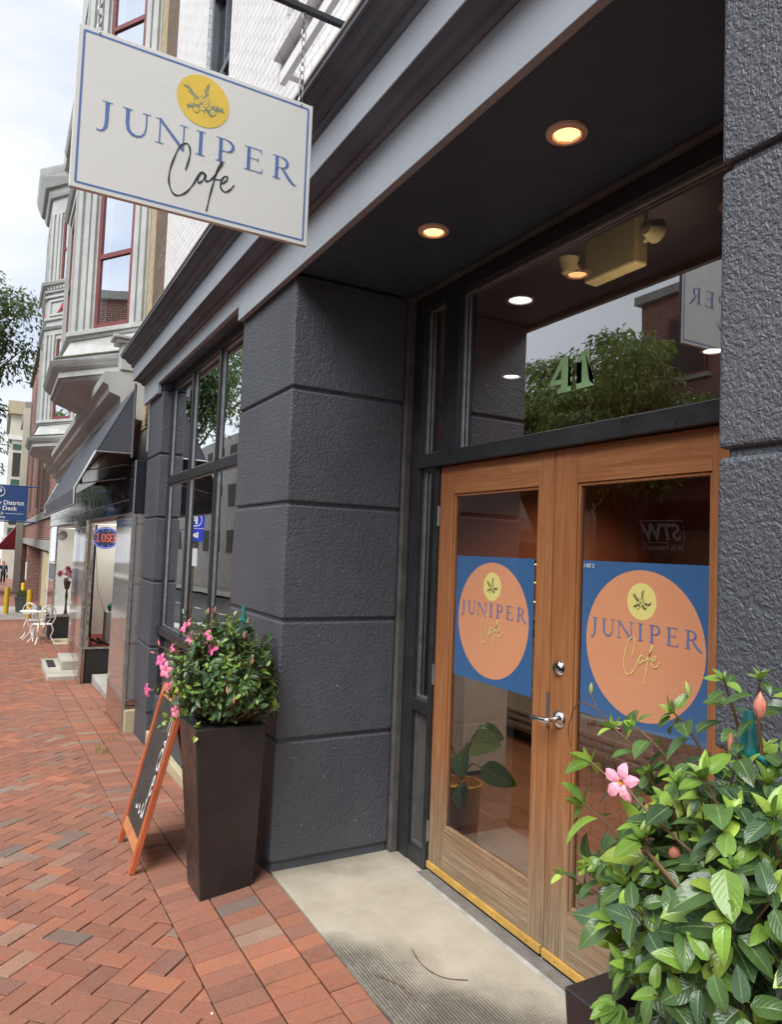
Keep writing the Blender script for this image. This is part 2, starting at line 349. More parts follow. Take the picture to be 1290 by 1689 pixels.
# ------------------------------------------------------------------ object helpers
def settag(o, label=None, cat=None, group=None, kind=None):
    if label: o['label'] = label
    if cat: o['category'] = cat
    if group: o['group'] = group
    if kind: o['kind'] = kind
    return o
def thing(name, label, cat, loc=(0, 0, 0), group=None, rz=0):
    o = bpy.data.objects.new(name, None); S.collection.objects.link(o); o.location = loc; o.rotation_euler = (0, 0, rz)
    o.empty_display_size = .2
    return settag(o, label, cat, group)
def root_of(o):
    while o.parent: o = o.parent
    return o
class MB:
    def __init__(s): s.v = []; s.f = []; s.mi = []; s.col = []; s.uv = []; s.m = 0; s.c = (1, 1, 1)
    def face(s, pts, col=None, uv=None):
        k = len(s.v); s.v += [tuple(p) for p in pts]; s.f.append(tuple(range(k, k+len(pts)))); s.mi.append(s.m)
        s.col.append(col or s.c); s.uv.append(uv)
    def add(s, vs, fs):
        k = len(s.v); s.v += [tuple(p) for p in vs]
        for f_ in fs: s.f.append(tuple(k+i for i in f_)); s.mi.append(s.m); s.col.append(s.c); s.uv.append(None)
    def box(s, x0, x1, y0, y1, z0, z1):
        s.add([(x, y, z) for x in (x0, x1) for y in (y0, y1) for z in (z0, z1)],
              [(0, 1, 3, 2), (4, 6, 7, 5), (0, 4, 5, 1), (2, 3, 7, 6), (0, 2, 6, 4), (1, 5, 7, 3)]); return s
    def prism(s, poly, a, b_, axis='x', cap=True):
        """poly of 2D points extruded along axis from a to b"""
        def P(p, t_):
            return {'x': (t_, p[0], p[1]), 'y': (p[0], t_, p[1]), 'z': (p[0], p[1], t_)}[axis]
        n = len(poly); vs = [P(p, a) for p in poly]+[P(p, b_) for p in poly]
        fs = [(i, (i+1) % n, n+(i+1) % n, n+i) for i in range(n)]
        if cap: fs += [tuple(range(n))[::-1], tuple(range(n, 2*n))]
        s.add(vs, fs); return s
    def loft(s, rings, cap=True, closed=True):
        n = len(rings[0]); vs = [p for r_ in rings for p in r_]; fs = []
        for j in range(len(rings)-1):
            for i in range(n if closed else n-1):
                fs.append((j*n+i, j*n+(i+1) % n, (j+1)*n+(i+1) % n, (j+1)*n+i))
        if cap: fs += [tuple(range(n))[::-1], tuple(range((len(rings)-1)*n, len(rings)*n))]
        s.add(vs, fs); return s
    def tube(s, pts, rad, n=8, cap=True, closed=False):
        pts = [Vector(p) for p in pts]; N = len(pts)
        rads = rad if isinstance(rad, (list, tuple)) else [rad]*N
        rings = []; up = None
        for i, p in enumerate(pts):
            if closed: d = (pts[(i+1) % N]-pts[i-1]).normalized()
            else: d = (pts[min(i+1, N-1)]-pts[max(i-1, 0)]).normalized()
            if up is None:
                up = Vector((0, 0, 1)) if abs(d.z) < .9 else Vector((1, 0, 0))
            sd_ = d.cross(up)
            if sd_.length < 1e-6: sd_ = d.orthogonal()
            sd_.normalize(); up = sd_.cross(d).normalized()
            rings.append([p+(sd_*math.cos(a)+up*math.sin(a))*rads[i] for a in [2*math.pi*k/n for k in range(n)]])
        if closed: rings.append(rings[0]); cap = False
        return s.loft(rings, cap)
    def cyl(s, c, axis, r1, L, n=24, r2_=None):
        c = Vector(c); a = Vector(axis).normalized()
        return s.tube([c, c+a*L], [r1, r1 if r2_ is None else r2_], n)
    def lathe(s, prof, c=(0, 0, 0), n=28, axis='z'):
        rings = []
        for (rr, h) in prof:
            ring = []
            for k in range(n):
                a = 2*math.pi*k/n; x, y = rr*math.cos(a), rr*math.sin(a)
                p = {'z': (x, y, h), 'y': (x, h, y), 'x': (h, x, y)}[axis]
                ring.append((c[0]+p[0], c[1]+p[1], c[2]+p[2]))
            rings.append(ring)
        return s.loft(rings)
    def shape(s, fr, pts, h0=0.0, h1=.001):
        """flat extruded 2D polygon in frame fr=(O,ux,uy)"""
        O, ux, uy = fr; nrm = ux.cross(uy)
        A = [O+ux*x+uy*y+nrm*h1 for x, y in pts]; n = len(pts)
        B = [O+ux*x+uy*y+nrm*h0 for x, y in pts]
        s.add(A+B, [tuple(range(n))]+[(i, n+i, n+(i+1) % n, (i+1) % n) for i in range(n)]); return s
    def ribbon(s, fr, pts, h=.001):
        O, ux, uy = fr; nrm = ux.cross(uy); L = []; Rr = []
        N = len(pts)
        for i, (x, y, w) in enumerate(pts):
            a = pts[max(0, i-1)]; b_ = pts[min(N-1, i+1)]; dx, dy = b_[0]-a[0], b_[1]-a[1]
            l = math.hypot(dx, dy) or 1; px, py = -dy/l*w/2, dx/l*w/2
            L.append(O+ux*(x+px)+uy*(y+py)+nrm*h); Rr.append(O+ux*(x-px)+uy*(y-py)+nrm*h)
        n = N; s.add(L+Rr, [(i, n+i, n+i+1, i+1) for i in range(N-1)]); return s
    def build(s, name, mats, parent=None, bevel=0, smooth=False, org=None, recalc=True, seg=2, autos=True):
        me = bpy.data.meshes.new(name)
        if org is None:
            org = Vector((0, 0, 0))
            if parent is not None: org = root_of(parent).location
        org = Vector(org)
        me.from_pydata([tuple(Vector(p)-org) for p in s.v], [], s.f)
        if not isinstance(mats, (list, tuple)): mats = [mats]
        for q in mats: me.materials.append(M[q])
        for p, i in zip(me.polygons, s.mi): p.material_index = min(i, len(mats)-1)
        if any(c != (1, 1, 1) for c in s.col):
            ca = me.color_attributes.new('Col', 'FLOAT_COLOR', 'CORNER')
            arr = []
            for p, c in zip(me.polygons, s.col): arr += [c[0], c[1], c[2], 1.0]*p.loop_total
            ca.data.foreach_set('color', arr)
        if any(x is not None for x in s.uv):
            ul = me.uv_layers.new(name='UVMap'); arr = []
            for p, x in zip(me.polygons, s.uv):
                for k in range(p.loop_total): arr += list(x[k]) if x else [0, 0]
            ul.data.foreach_set('uv', arr)
        if recalc:
            bm = bmesh.new(); bm.from_mesh(me); bmesh.ops.recalc_face_normals(bm, faces=bm.faces); bm.to_mesh(me); bm.free()
        if smooth: me.shade_smooth()
        o = bpy.data.objects.new(name, me); S.collection.objects.link(o)
        if parent is not None: o.parent = parent
        if smooth and autos:
            try: me.set_sharp_from_angle(angle=R(40))
            except Exception: pass
        if bevel:
            bv = o.modifiers.new('bevel', 'BEVEL'); bv.width = bevel; bv.segments = seg; bv.limit_method = 'ANGLE'; bv.angle_limit = R(35)
        return o
def bx(name, mats, parent, *b, bevel=0):
    mb = MB(); mb.box(*b); return mb.build(name, mats, parent, bevel=bevel)
def copy_tree(o, parent=None):
    c = o.copy(); S.collection.objects.link(c); c.parent = parent
    for ch in list(o.children): copy_tree(ch, c)
    return c
def lerp(a, b_, t_): return a+(b_-a)*t_
GP = [(-300, -7.0), (-64, -2.1), (-30, -1.25), (-12, -.50), (-2.2, -.012), (40, -.012)]
def gz(x):
    for (a, za), (b_, zb) in zip(GP, GP[1:]):
        if x <= b_: return za+(zb-za)*max(0, (x-a))/(b_-a)
    return -.012
def cl(v_): return max(0.0, min(1.0, v_))
def gz2(x, y):
    return lerp(gz(x), -.004, cl((y-.8)/.525)*cl((x+4.2)/.7))
def smoothpts(P, k=6):
    """catmull-rom through 2D/3D points"""
    P = [Vector(p) for p in P]; out = []
    for i in range(len(P)-1):
        p0 = P[max(0, i-1)]; p1 = P[i]; p2 = P[i+1]; p3 = P[min(len(P)-1, i+2)]
        for j in range(k):
            t_ = j/k
            out.append(.5*((2*p1)+(p2-p0)*t_+(2*p0-5*p1+4*p2-p3)*t_*t_+(3*p1-p0-3*p2+p3)*t_**3))
    out.append(P[-1]); return out

# ------------------------------------------------------------------ ground, sidewalk, road
def strip(y0, y1, dz, xs, mb=None, dz1=None):
    mb = mb or MB()
    for a, b_ in zip(xs, xs[1:]):
        mb.face([(a, y0, gz(a)+dz), (b_, y0, gz(b_)+dz), (b_, y1, gz(b_)+(dz if dz1 is None else dz1)), (a, y1, gz(a)+(dz if dz1 is None else dz1))])
    return mb
XS = [-300, -64, -30, -12, -2.2, 40]
settag(strip(-300, 300, -.42, XS).build('ground', 'earth'), kind='structure')
settag(strip(-9.8, -2.15, -.16, XS).build('road', 'asphalt'), kind='structure')
mk = MB()
for k in range(60):
    x = -100+k*2.2
    mk.face([(x, -6.05, gz(x)-.155), (x+1.2, -6.05, gz(x+1.2)-.155), (x+1.2, -5.93, gz(x+1.2)-.155), (x, -5.93, gz(x)-.155)])
for q in range(7):
    y = -3+-.95*q
    mk.face([(-26.5, y, gz(-26.5)-.155), (-24, y, gz(-24)-.155), (-24, y+.45, gz(-24)-.155), (-26.5, y+.45, gz(-26.5)-.155)])
settag(mk.build('road_marking', 'road_white'), kind='structure')
settag(strip(-1.99, 3.4, -.028, [-27.1, -12, -2.2, 40]).build('paving_bed', 'paving_joint'), kind='structure')
cb = MB()
for a, b_ in zip(XS, XS[1:]):
    cb.add([(x, y, gz(x)+z) for x in (a, b_) for y in (-2.15, -1.99) for z in (-.3, .0)],
           [(0, 1, 3, 2), (4, 6, 7, 5), (0, 4, 5, 1), (2, 3, 7, 6), (0, 2, 6, 4), (1, 5, 7, 3)])
settag(cb.build('kerb', 'stone_grey'), kind='structure')
settag(strip(-12, -9.8, -.02, XS).build('far_pavement', 'concrete_pale'), kind='structure')
settag(strip(-1.99, 6, -.012, [-35, -30, -27.1]).build('driveway', 'concrete_pale'), kind='structure')
settag(strip(-1.99, 6, -.02, [-300, -64, -35]).build('far_sidewalk', 'red_brick'), kind='structure')
# far sidewalk should read as plain brick colour
worn('far_paving', (.26, .12, .085), .9, .25, 1.2, .2, 20)
bpy.data.objects['far_sidewalk'].data.materials[0] = M['far_paving']

PAL = [((.34, .112, .058), 12), ((.31, .100, .055), 12), ((.38, .130, .062), 8), ((.27, .095, .058), 9), ((.23, .092, .066), 5),
       ((.32, .18, .12), 2.0), ((.27, .18, .13), 1.5), ((.15, .14, .125), 1), ((.20, .165, .135), 1)]
PALW = [c for c, w in PAL for _ in range(int(w*2))]
def pcol(x, y):
    c = random.choice(PALW); k = random.uniform(.76, 1.2)
    return tuple(q*k for q in c)
def clip(poly, nx, ny, d):
    out = []
    for i in range(len(poly)):
        a, b_ = poly[i], poly[(i+1) % len(poly)]
        da = a[0]*nx+a[1]*ny-d; db = b_[0]*nx+b_[1]*ny-d
        if da <= 0: out.append(a)
        if (da < 0 < db) or (db < 0 < da):
            t_ = da/(da-db); out.append((a[0]+(b_[0]-a[0])*t_, a[1]+(b_[1]-a[1])*t_))
    return out
pv = MB()
def brick(poly, joint=.0030):
    if len(poly) < 3: return
    ar = .5*sum(poly[i][0]*poly[(i+1) % len(poly)][1]-poly[(i+1) % len(poly)][0]*poly[i][1] for i in range(len(poly)))
    if abs(ar) < .00008: return
    cx = sum(p[0] for p in poly)/len(poly); cy = sum(p[1] for p in poly)/len(poly)
    col = pcol(cx, cy); col = tuple(lerp(q, w_, .22) for q, w_ in zip(col, (.27, .165, .13))); dz = random.uniform(-.0016, .0016); tx, ty = random.uniform(-.012, .012), random.uniform(-.012, .012)
    def sh(p, q):
        l = math.hypot(p[0]-cx, p[1]-cy); k = max(0, 1-q/l*1.2); return (cx+(p[0]-cx)*k, cy+(p[1]-cy)*k)
    top = [sh(p, joint+.0035) for p in poly]; sidep = [sh(p, joint) for p in poly]
    T = [(p[0], p[1], gz2(p[0], p[1])+dz+(p[0]-cx)*tx+(p[1]-cy)*ty) for p in top]
    B = [(p[0], p[1], gz2(p[0], p[1])+dz-.004) for p in sidep]
    C_ = [(p[0], p[1], gz(p[0])-.03) for p in sidep]
    pv.face(T, col); n = len(T)
    for i in range(n):
        j = (i+1) % n
        pv.face([T[i], B[i], B[j], T[j]], col)
        pv.face([B[i], C_[i], C_[j], B[j]], tuple(q*.5 for q in col))
bw, bl = .096, .192
X_L, Y_S, Y_B = -27.0, -1.98, .80
c45 = math.sqrt(.5)
def rot45(x, y): return ((x-y)*c45, (x+y)*c45)
U0 = 230
for i in range(-U0, U0):
    for j in range(-U0, U0):
        # herringbone: unit cell, pattern of 1x2 bricks
        k = (i-j) % 4
        if k == 0: rc = (i*bw, j*bw, i*bw+bl, j*bw+bw)          # horizontal brick
        elif k == 3: rc = (i*bw, j*bw, i*bw+bw, j*bw+bl) # vertical brick
        else: continue
        ccx, ccy = rot45((rc[0]+rc[2])/2, (rc[1]+rc[3])/2)
        ccx -= 13
        if ccx < X_L-.2 or ccx > 2.5 or ccy < Y_S-.2 or ccy > Y_B+.2: continue
        poly = [rot45(rc[0], rc[1]), rot45(rc[2], rc[1]), rot45(rc[2], rc[3]), rot45(rc[0], rc[3])]
        poly = [(p[0]-13, p[1]) for p in poly]
        for (nx, ny, d) in ((0, 1, Y_B), (0, -1, -Y_S), (-1, 0, -X_L)):
            poly = clip(poly, nx, ny, d)
            if len(poly) < 3: break
        brick(poly)
for row, (y0, y1) in enumerate(((.80, 1.0), (1.0, 1.2), (1.2, 1.325))):
    x = X_L+random.uniform(0, .1); bwx = .1
    while x < 2.5:
        w_ = bwx*random.uniform(.985, 1.015)
        if not (row == 2 and -30 < x < -30): brick([(x, y0), (x+w_, y0), (x+w_, y1), (x, y1)])
        x += w_
for row in range(6):
    x = X_L
    while x < -7.8 and row < 6:
        y0 = 1.325+row*.2
        if -11.45 < x < -8.9 or x < -14.2: brick([(x, y0), (x+bw, y0), (x+bw, y0+.2), (x, y0+.2)])
        x += bw
settag(pv.build('brick_sidewalk', 'paving_brick', recalc=False), kind='structure')
ap = MB(); ap.box(-3.56, 4.0, 1.329, 2.6, -.3, 0.0)
settag(ap.build('entrance_apron', 'concrete_apron', bevel=.004), kind='structure')

# ------------------------------------------------------------------ logo drawing
LET = {
 'I': [[(0, 0, .25), (0, .05, .15), (0, .2, .13), (0, .8, .13), (0, .95, .15), (0, 1, .25)], [(-.17, .985, .03), (.17, .985, .03)], [(-.17, .015, .03), (.17, .015, .03)]],
 'J': [[(0, 1, .25), (0, .95, .15), (0, .8, .13), (0, .25, .13), (-.02, .02, .12), (-.09, -.14, .08), (-.2, -.2, .06), (-.3, -.17, .07)], [(-.17, .985, .03), (.17, .985, .03)]],
 'U': [[(0, 1, .25), (0, .95, .15), (0, .8, .13), (0, .42, .13), (.05, .16, .125), (.17, .03, .11), (.33, -.01, .08), (.48, .05, .07), (.58, .2, .055), (.62, .45, .05), (.62, .95, .05), (.62, 1, .12)],
       [(-.17, .985, .03), (.17, .985, .03)], [(.48, .985, .03), (.76, .985, .03)]],
 'N': [[(0, 0, .12), (0, .05, .05), (0, .97, .05)], [(-.02, 1, .1), (.84, -.02, .12)], [(.82, -.02, .05), (.82, .95, .05), (.82, 1, .12)],
       [(-.15, .985, .03), (.06, .985, .03)], [(-.15, .015, .03), (.15, .015, .03)], [(.67, .985, .03), (.97, .985, .03)]],
 'P': [[(0, 0, .25), (0, .05, .15), (0, .2, .13), (0, .99, .13)], [(-.17, .985, .03), (.05, .985, .03)], [(-.17, .015, .03), (.2, .015, .03)],
       [(0, .98, .03), (.2, .975, .035), (.36, .92, .08), (.45, .8, .12), (.455, .68, .125), (.39, .54, .09), (.25, .47, .04), (.03, .48, .03)]],
 'E': [[(0, 0, .13), (0, 1, .13)], [(-.17, .985, .03), (.46, .985, .035)], [(-.17, .015, .03), (.5, .015, .035)], [(.46, 1, .06), (.48, .8, .015)],
       [(.5, 0, .06), (.55, .22, .015)], [(0, .53, .03), (.36, .53, .03)], [(.37, .64, .015), (.36, .53, .04), (.37, .42, .015)]],
 'R': [[(0, 0, .25), (0, .05, .15), (0, .2, .13), (0, .99, .13)], [(-.17, .985, .03), (.05, .985, .03)], [(-.17, .015, .03), (.17, .015, .03)],
       [(0, .98, .03), (.2, .975, .035), (.34, .92, .08), (.42, .8, .12), (.42, .7, .12), (.36, .57, .08), (.24, .50, .035), (.03, .50, .03)],
       [(.2, .52, .05), (.34, .34, .11), (.5, .12, .125), (.66, -.04, .1), (.8, -.1, .03)]],
}
CAFE = [[(0.44, 0.191), (0.452, 0.241), (0.455, 0.281), (0.442, 0.308), (0.412, 0.284), (0.391, 0.228), (0.376, 0.166), (0.377, 0.114), (0.396, 0.078), (0.423, 0.078), (0.453, 0.104), (0.479, 0.147), (0.493, 0.184), (0.510, 0.203), (0.523, 0.199)],
 [(0.525, 0.197), (0.507, 0.198), (0.493, 0.171), (0.498, 0.153), (0.516, 0.171), (0.526, 0.196), (0.526, 0.172), (0.542, 0.175), (0.563, 0.201), (0.587, 0.249), (0.596, 0.268), (0.587, 0.267), (0.576, 0.238), (0.564, 0.188), (0.549, 0.118), (0.536, 0.04)],
 [(0.548, 0.187), (0.593, 0.192)],
 [(0.589, 0.172), (0.613, 0.193), (0.62, 0.21), (0.61, 0.214), (0.595, 0.194), (0.591, 0.163), (0.609, 0.145), (0.631, 0.158), (0.65, 0.186)]]
STEMX = {'J': .122, 'U': .200, 'N': .328, 'I2': .497, 'P': .583, 'E': .708, 'R': .838}
def word(mb, fr, w, dy, h0):
    O, ux, uy = fr; k = 0
    for key, sx in STEMX.items():
        s = .105; hs = .105*1.13
        for st in LET[key[0]]:
            k += 1
            mb.ribbon(fr, [((sx+x*hs)*w, (.274+dy+y*s)*w, ww*s*w*1.05) for x, y, ww in st], h=h0+k*.00002)
def script(mb, fr, w, dy, h0, th=.007):
    for k, L in enumerate(CAFE):
        P = smoothpts([(x, y, 0) for x, y in L], 6); n = len(P)
        mb.ribbon(fr, [(p.x*w, (p.y+dy)*w, th*w*(.65+.45*math.sin(i*.35+k)**2)) for i, p in enumerate(P)], h=h0+k*.00003)
def disc(mb, fr, cx, cy, rad, h1, n=56, rx=None):
    mb.shape(fr, [(cx+rad*math.cos(2*math.pi*k/n), cy+rad*math.sin(2*math.pi*k/n)) for k in range(n)], 0, h1)
def sprig(mb, fr, cx, cy, s, h0, mi_leaf, mi_berry, rnd):
    k = 0
    br_ = [((.0, -.2), (.12, .75), 1), ((.0, -.2), (-.72, .45), 1), ((.05, -.25), (.8, -.12), 1), ((0, -.2), (-.62, -.42), .8), ((0, -.2), (.3, -.55), .5)]
    mb.m = mi_leaf
    for (a, b_, dens) in br_:
        n = int(22*dens)
        mb.ribbon(fr, [(cx+a[0]*s, cy+a[1]*s, .02*s), (cx+b_[0]*s, cy+b_[1]*s, .01*s)], h=h0)
        for i in range(n):
            t_ = .25+.8*i/n; x, y = lerp(a[0], b_[0], t_), lerp(a[1], b_[1], t_)
            ang = math.atan2(b_[1]-a[1], b_[0]-a[0])+rnd.choice((-1, 1))*rnd.uniform(.35, .9); L = rnd.uniform(.16, .28)*(1.2-t_*.4)
            k += 1
            mb.ribbon(fr, [(cx+x*s, cy+y*s,   .038*s), (cx+(x+L*math.cos(ang))*s, cy+(y+L*math.sin(ang))*s, .012*s)], h=h0+.00001*k)
    for i, (x, y) in enumerate(((-.1, .05), (.14, .1), (.22, -.18), (-.03, -.28), (-.28, -.1), (-.3, -.45), (.42, -.35), (.1, -.1))):
        mb.m = mi_leaf; disc(mb, fr, cx+x*s, cy+y*s, .145*s, h0+.0006+i*.00006, 14)
        mb.m = mi_berry; disc(mb, fr, cx+x*s, cy+y*s, .115*s, h0+.00063+i*.00006, 14)
        mb.m = mi_leaf; disc(mb, fr, cx+x*s, cy+y*s, .03*s, h0+.00066+i*.00006, 6)
def textmesh(mb, s, fr, size, x, y, align='LEFT', bold=0.0, h=.001, shear=0):
    cu = bpy.data.curves.new('t', 'FONT'); cu.body = s; cu.size = size; cu.align_x = align; cu.offset = bold; cu.shear = shear
    ob = bpy.data.objects.new('t', cu); S.collection.objects.link(ob)
    dg = bpy.context.evaluated_depsgraph_get(); me = bpy.data.meshes.new_from_object(ob.evaluated_get(dg))
    O, ux, uy = fr; nrm = ux.cross(uy)
    mb.add([O+ux*(v_.co.x+x)+uy*(v_.co.y+y)+nrm*h for v_ in me.vertices], [tuple(p.vertices) for p in me.polygons])
    bpy.data.objects.remove(ob); bpy.data.meshes.remove(me); bpy.data.curves.remove(cu)
XV, YV, ZV = Vector((1, 0, 0)), Vector((0, 1, 0)), Vector((0, 0, 1))

# ================================================================== CAFE BUILDING
cafe = thing('cafe_building', 'charcoal stucco corner cafe storefront with wooden double doors below white painted brick', 'building', (-3.0, 1.6, 0))
GR = [.04, .66, 1.28, 1.895, 2.508, 3.128]
def pillar(x0, x1, y0=1.31, y1=1.995, foot=-.4):
    mb = MB(); g = .009; d = .014
    mb.box(x0+d, x1-d, y0+d, y1-.002, foot, 3.13)
    for a, b_ in zip(GR, GR[1:]): mb.box(x0, x1, y0, y1, a+g, b_-g)
    return mb.build('pillar', 'stucco', cafe, bevel=.011, seg=3)
pillar(-4.46, -3.525); pillar(-7.70, -7.05, y1=1.6); pillar(-.974, -.03); pillar(2.8, 3.9)
bx('soffit', 'soffit_paint', cafe, -3.60, -.032, 1.306, 2.14, 3.131, 3.30); bx('soffit', 'soffit_paint', cafe, -7.72, -3.605, 1.306, 1.56, 3.205, 3.30); bx('soffit', 'soffit_paint', cafe, -.03, 4.1, 1.306, 1.56, 3.205, 3.30)
for xa_, xb_ in ((-7.72, -7.052), (-4.458, -3.605), (2.802, 3.95)): bx('pillar_cap', 'soffit_paint', cafe, xa_, xb_, 1.314, 1.56, 3.131, 3.204)
bx('fascia_core', 'soffit_paint', cafe, -7.86, 4.2, 1.3055, 1.5, 3.301, 3.36)
# fascia boards with butt joints, mouldings and cornice
XE = 4.2
fa = MB()
for a, b_, zf in ((-7.86, -7.10, 3.10), (-7.0995, -6.62, 3.195), (-6.617, -4.455, 3.195), (-4.4545, -4.19, 3.10), (-4.187, -2.71, 3.10), (-2.707, -.035, 3.10), (-.0345, 2.80, 3.195), (2.8005, XE, 3.10)): fa.box(a, b_, 1.27, 1.304, zf, 3.345)
fa.build('lower_fascia', 'fascia_paint', cafe, bevel=.002)
fa = MB()
for a, b_ in ((-7.96, -5.4), (-5.397, -3.0), (-2.997, -.4), (-.397, XE)): fa.box(a, b_, 1.16, 1.5, 3.362, 3.548)
fa.build('upper_fascia', 'fascia_paint', cafe, bevel=.002)
ml = MB(); ml.prism([(1.262, 3.318), (1.245, 3.328), (1.24, 3.342), (1.215, 3.345), (1.20, 3.356), (1.165, 3.359), (1.3, 3.361), (1.3, 3.318)], -7.92, XE)
ml.build('bed_moulding', 'moulding_paint', cafe)
cn = MB()
cp = [(1.155, 3.515), (1.145, 3.53), (1.143, 3.55), (1.12, 3.556), (1.105, 3.565), (1.09, 3.585), (1.07, 3.598), (1.052, 3.600), (1.05, 3.606), (1.036, 3.608), (1.036, 3.632), (1.05, 3.64), (1.44, 3.70), (1.44, 3.515)]
cn.prism(cp, -8.02, XE); cn.build('cornice', 'moulding_paint', cafe)
fl = MB(); fl.box(-8.04, XE, 1.028, 1.40, 3.634, 3.642); fl.build('cornice_flashing', 'stone_grey', cafe)
# upper wall with window holes made of pieces
WY = 1.42
wu = MB(); wins = [(-6.46, -5.62), (-4.22, -3.38), (-2.0, -1.16), (.4, 1.24)]
zb, ztp = 4.88, 6.75
xs = [-7.92]+[q for w_ in wins for q in w_]+[XE]
for i in range(0, len(xs), 2): wu.box(xs[i], xs[i+1], WY, WY+.25, 3.5, 10.6)
for a, b_ in wins:
    wu.box(a, b_, WY, WY+.25, 3.5, zb)
    n = 8; arc = [(lerp(a, b_, k/n), ztp+.18*math.sin(math.pi*k/n)) for k in range(n+1)]
    wu.prism(arc+[(b_, 10.6), (a, 10.6)], WY, WY+.25, 'y')
wu.build('upper_wall', 'white_brick', cafe)
for a, b_ in wins:
    wf = MB(); y = WY+.035
    wf.box(a, a+.07, y, y+.1, zb, ztp+.06); wf.box(b_-.07, b_, y, y+.1, zb, ztp+.06); wf.box(a+.07, b_-.07, y, y+.1, zb, zb+.09)
    wf.box(a+.07, b_-.07, y, y+.1, ztp-.1, ztp+.2)
    wf.box(a+.07, b_-.07, y+.02, y+.08, 5.78, 5.84); wf.box((a+b_)/2-.014, (a+b_)/2+.014, y+.025, y+.07, zb+.09, ztp-.1)
    w_ = wf.build('upper_window', 'window_blue', cafe)
    pn = MB(); pn.face([(a+.07, y+.055, zb+.09), (b_-.07, y+.055, zb+.09), (b_-.07, y+.055, ztp-.1), (a+.07, y+.055, ztp-.1)]); pn.build('pane', 'glass_upper', w_, recalc=False)
    sl = MB(); sl.box(a-.06, b_+.06, WY-.06, WY+.05, zb-.12, zb-.002); sl.build('sill', 'white_brick', w_, bevel=.01)
    bk = MB(); bk.box(a-.1, b_+.1, WY+.9, WY+.95, zb-.2, ztp+.3); bk.build('window_backing', 'interior_dark', w_)  # dark panel set well back behind the glass
rl = MB(); rl.box(-3.94, 3.6, 1.30, 1.335, 4.39, 4.47); rl.box(-3.9, -3.85, 1.335, WY, 4.41, 4.45); rl.box(-1.5, -1.45, 1.335, WY, 4.41, 4.45); rl.box(2.5, 2.55, 1.335, WY, 4.41, 4.45)
rl.build('sign_rail', 'white_paint', cafe, bevel=.004)
bx('side_wall', 'interior_dark', cafe, -7.62, -7.5, 1.7, 9.0, -.6, 10.5)
bx('side_wall', 'interior_dark', cafe, 3.95, 4.1, 1.7, 9.0, -.6, 10.5)
bx('roof', 'stone_grey', cafe, -7.9, 4.2, 1.75, 9.2, 10.5, 10.62)

# window bay left of the big pillar
def bay(x0, x1, n=3, closed=False):
    wy = 1.41; t_ = .05; w = (x1-x0)/n
    fr_ = MB()
    fr_.box(x0, x1, wy-.02, wy+.12, 3.135, 3.203)
    fr_.box(x0, x1, wy-.045, wy+.12, .80, .87)
    fr_.box(x0, x1, wy-.008, wy+.10, 2.215, 2.29)
    for i in range(n+1):
        x = x0+i*w
        a, b_ = (x, x+t_) if i == 0 else ((x-t_, x) if i == n else (x-t_/2, x+t_/2))
        fr_.box(a, b_, wy-.014, wy+.11, .872, 2.213); fr_.box(a, b_, wy-.014, wy+.11, 2.292, 3.133); fr_.box(a, b_, wy-.014, wy+.11, .22, .798)
    o = fr_.build('window_frame', 'black_frame', cafe, bevel=.003)
    st = MB()
    for i in range(n):
        a, b_ = x0+i*w+(t_ if i == 0 else t_/2), x0+(i+1)*w-(t_ if i == n-1 else t_/2)
        for za, zb_ in ((.872, 2.213), (2.292, 3.133)):
            st.box(a, a+.011, wy+.004, wy+.022, za, zb_); st.box(b_-.011, b_, wy+.004, wy+.022, za, zb_)
            st.box(a+.011, b_-.011, wy+.004, wy+.022, za, za+.011); st.box(a+.011, b_-.011, wy+.004, wy+.022, zb_-.011, zb_)
    st.build('glazing_bead', 'hinge_metal', o)
    for i in range(n):
        a, b_ = x0+i*w+(t_ if i == 0 else t_/2), x0+(i+1)*w-(t_ if i == n-1 else t_/2)
        for za, zb_ in ((.872, 2.213), (2.292, 3.133)):
            p_ = MB(); p_.face([(a, wy+.014, za), (b_, wy+.014, za), (b_, wy+.014, zb_), (a, wy+.014, zb_)]); p_.build('window_pane', 'glass', cafe, recalc=False)
    pn = MB(); pn.box(x0, x1, wy+.03, wy+.05, .22, .80); pn.build('lower_panel', 'grey_panel', cafe)
    bs = MB(); bs.box(x0, x1, wy-.03, wy+.1, -.5, .22); bs.build('base_wall', 'stucco', cafe, bevel=.006)
bay(-7.05, -4.46); bay(-.03, 2.8)
bx('kerb_strip', 'beige_stone', cafe, -7.04, -4.47, 1.325, 1.378, -.5, -.115, bevel=.006)
bx('foundation_block', 'beige_stone', cafe, -7.98, -7.72, 1.235, 1.42, -.6, -.07, bevel=.01)

# entry frame
EY = 2.045
fr_ = MB()
fr_.box(-3.60, -3.405, EY, EY+.11, .0, 3.12)            # jamb
fr_.box(-3.404, -.975, EY, EY+.11, 3.03, 3.12)           # head
fr_.box(-3.404, -.975, EY-.02, EY+.11, 2.125, 2.20)      # transom bar
fr_.box(-3.25, -3.218, EY+.003, EY+.10, .0, 2.123)       # door post
fr_.box(-3.404, -3.252, EY+.004, EY+.10, .80, .865)      # sidelight rail
fr_.box(-3.404, -3.252, EY+.004, EY+.10, .0, .085)
fr_.box(-3.20, -3.06, EY+.002, EY+.11, 2.202, 3.028)     # transom mullion
fr_.box(-1.415, -1.36, EY+.003, EY+.10, .0, 2.123)
fr_.box(-1.10, -.976, EY+.002, EY+.11, .0, 2.123); fr_.box(-1.05, -.976, EY+.002, EY+.11, 2.202, 3.028)
fr_.box(-1.358, -1.102, EY+.004, EY+.10, .80, .865); fr_.box(-1.358, -1.102, EY+.004, EY+.10, .0, .085)
o = fr_.build('entry_frame', 'black_frame', cafe, bevel=.004)
bd = MB()
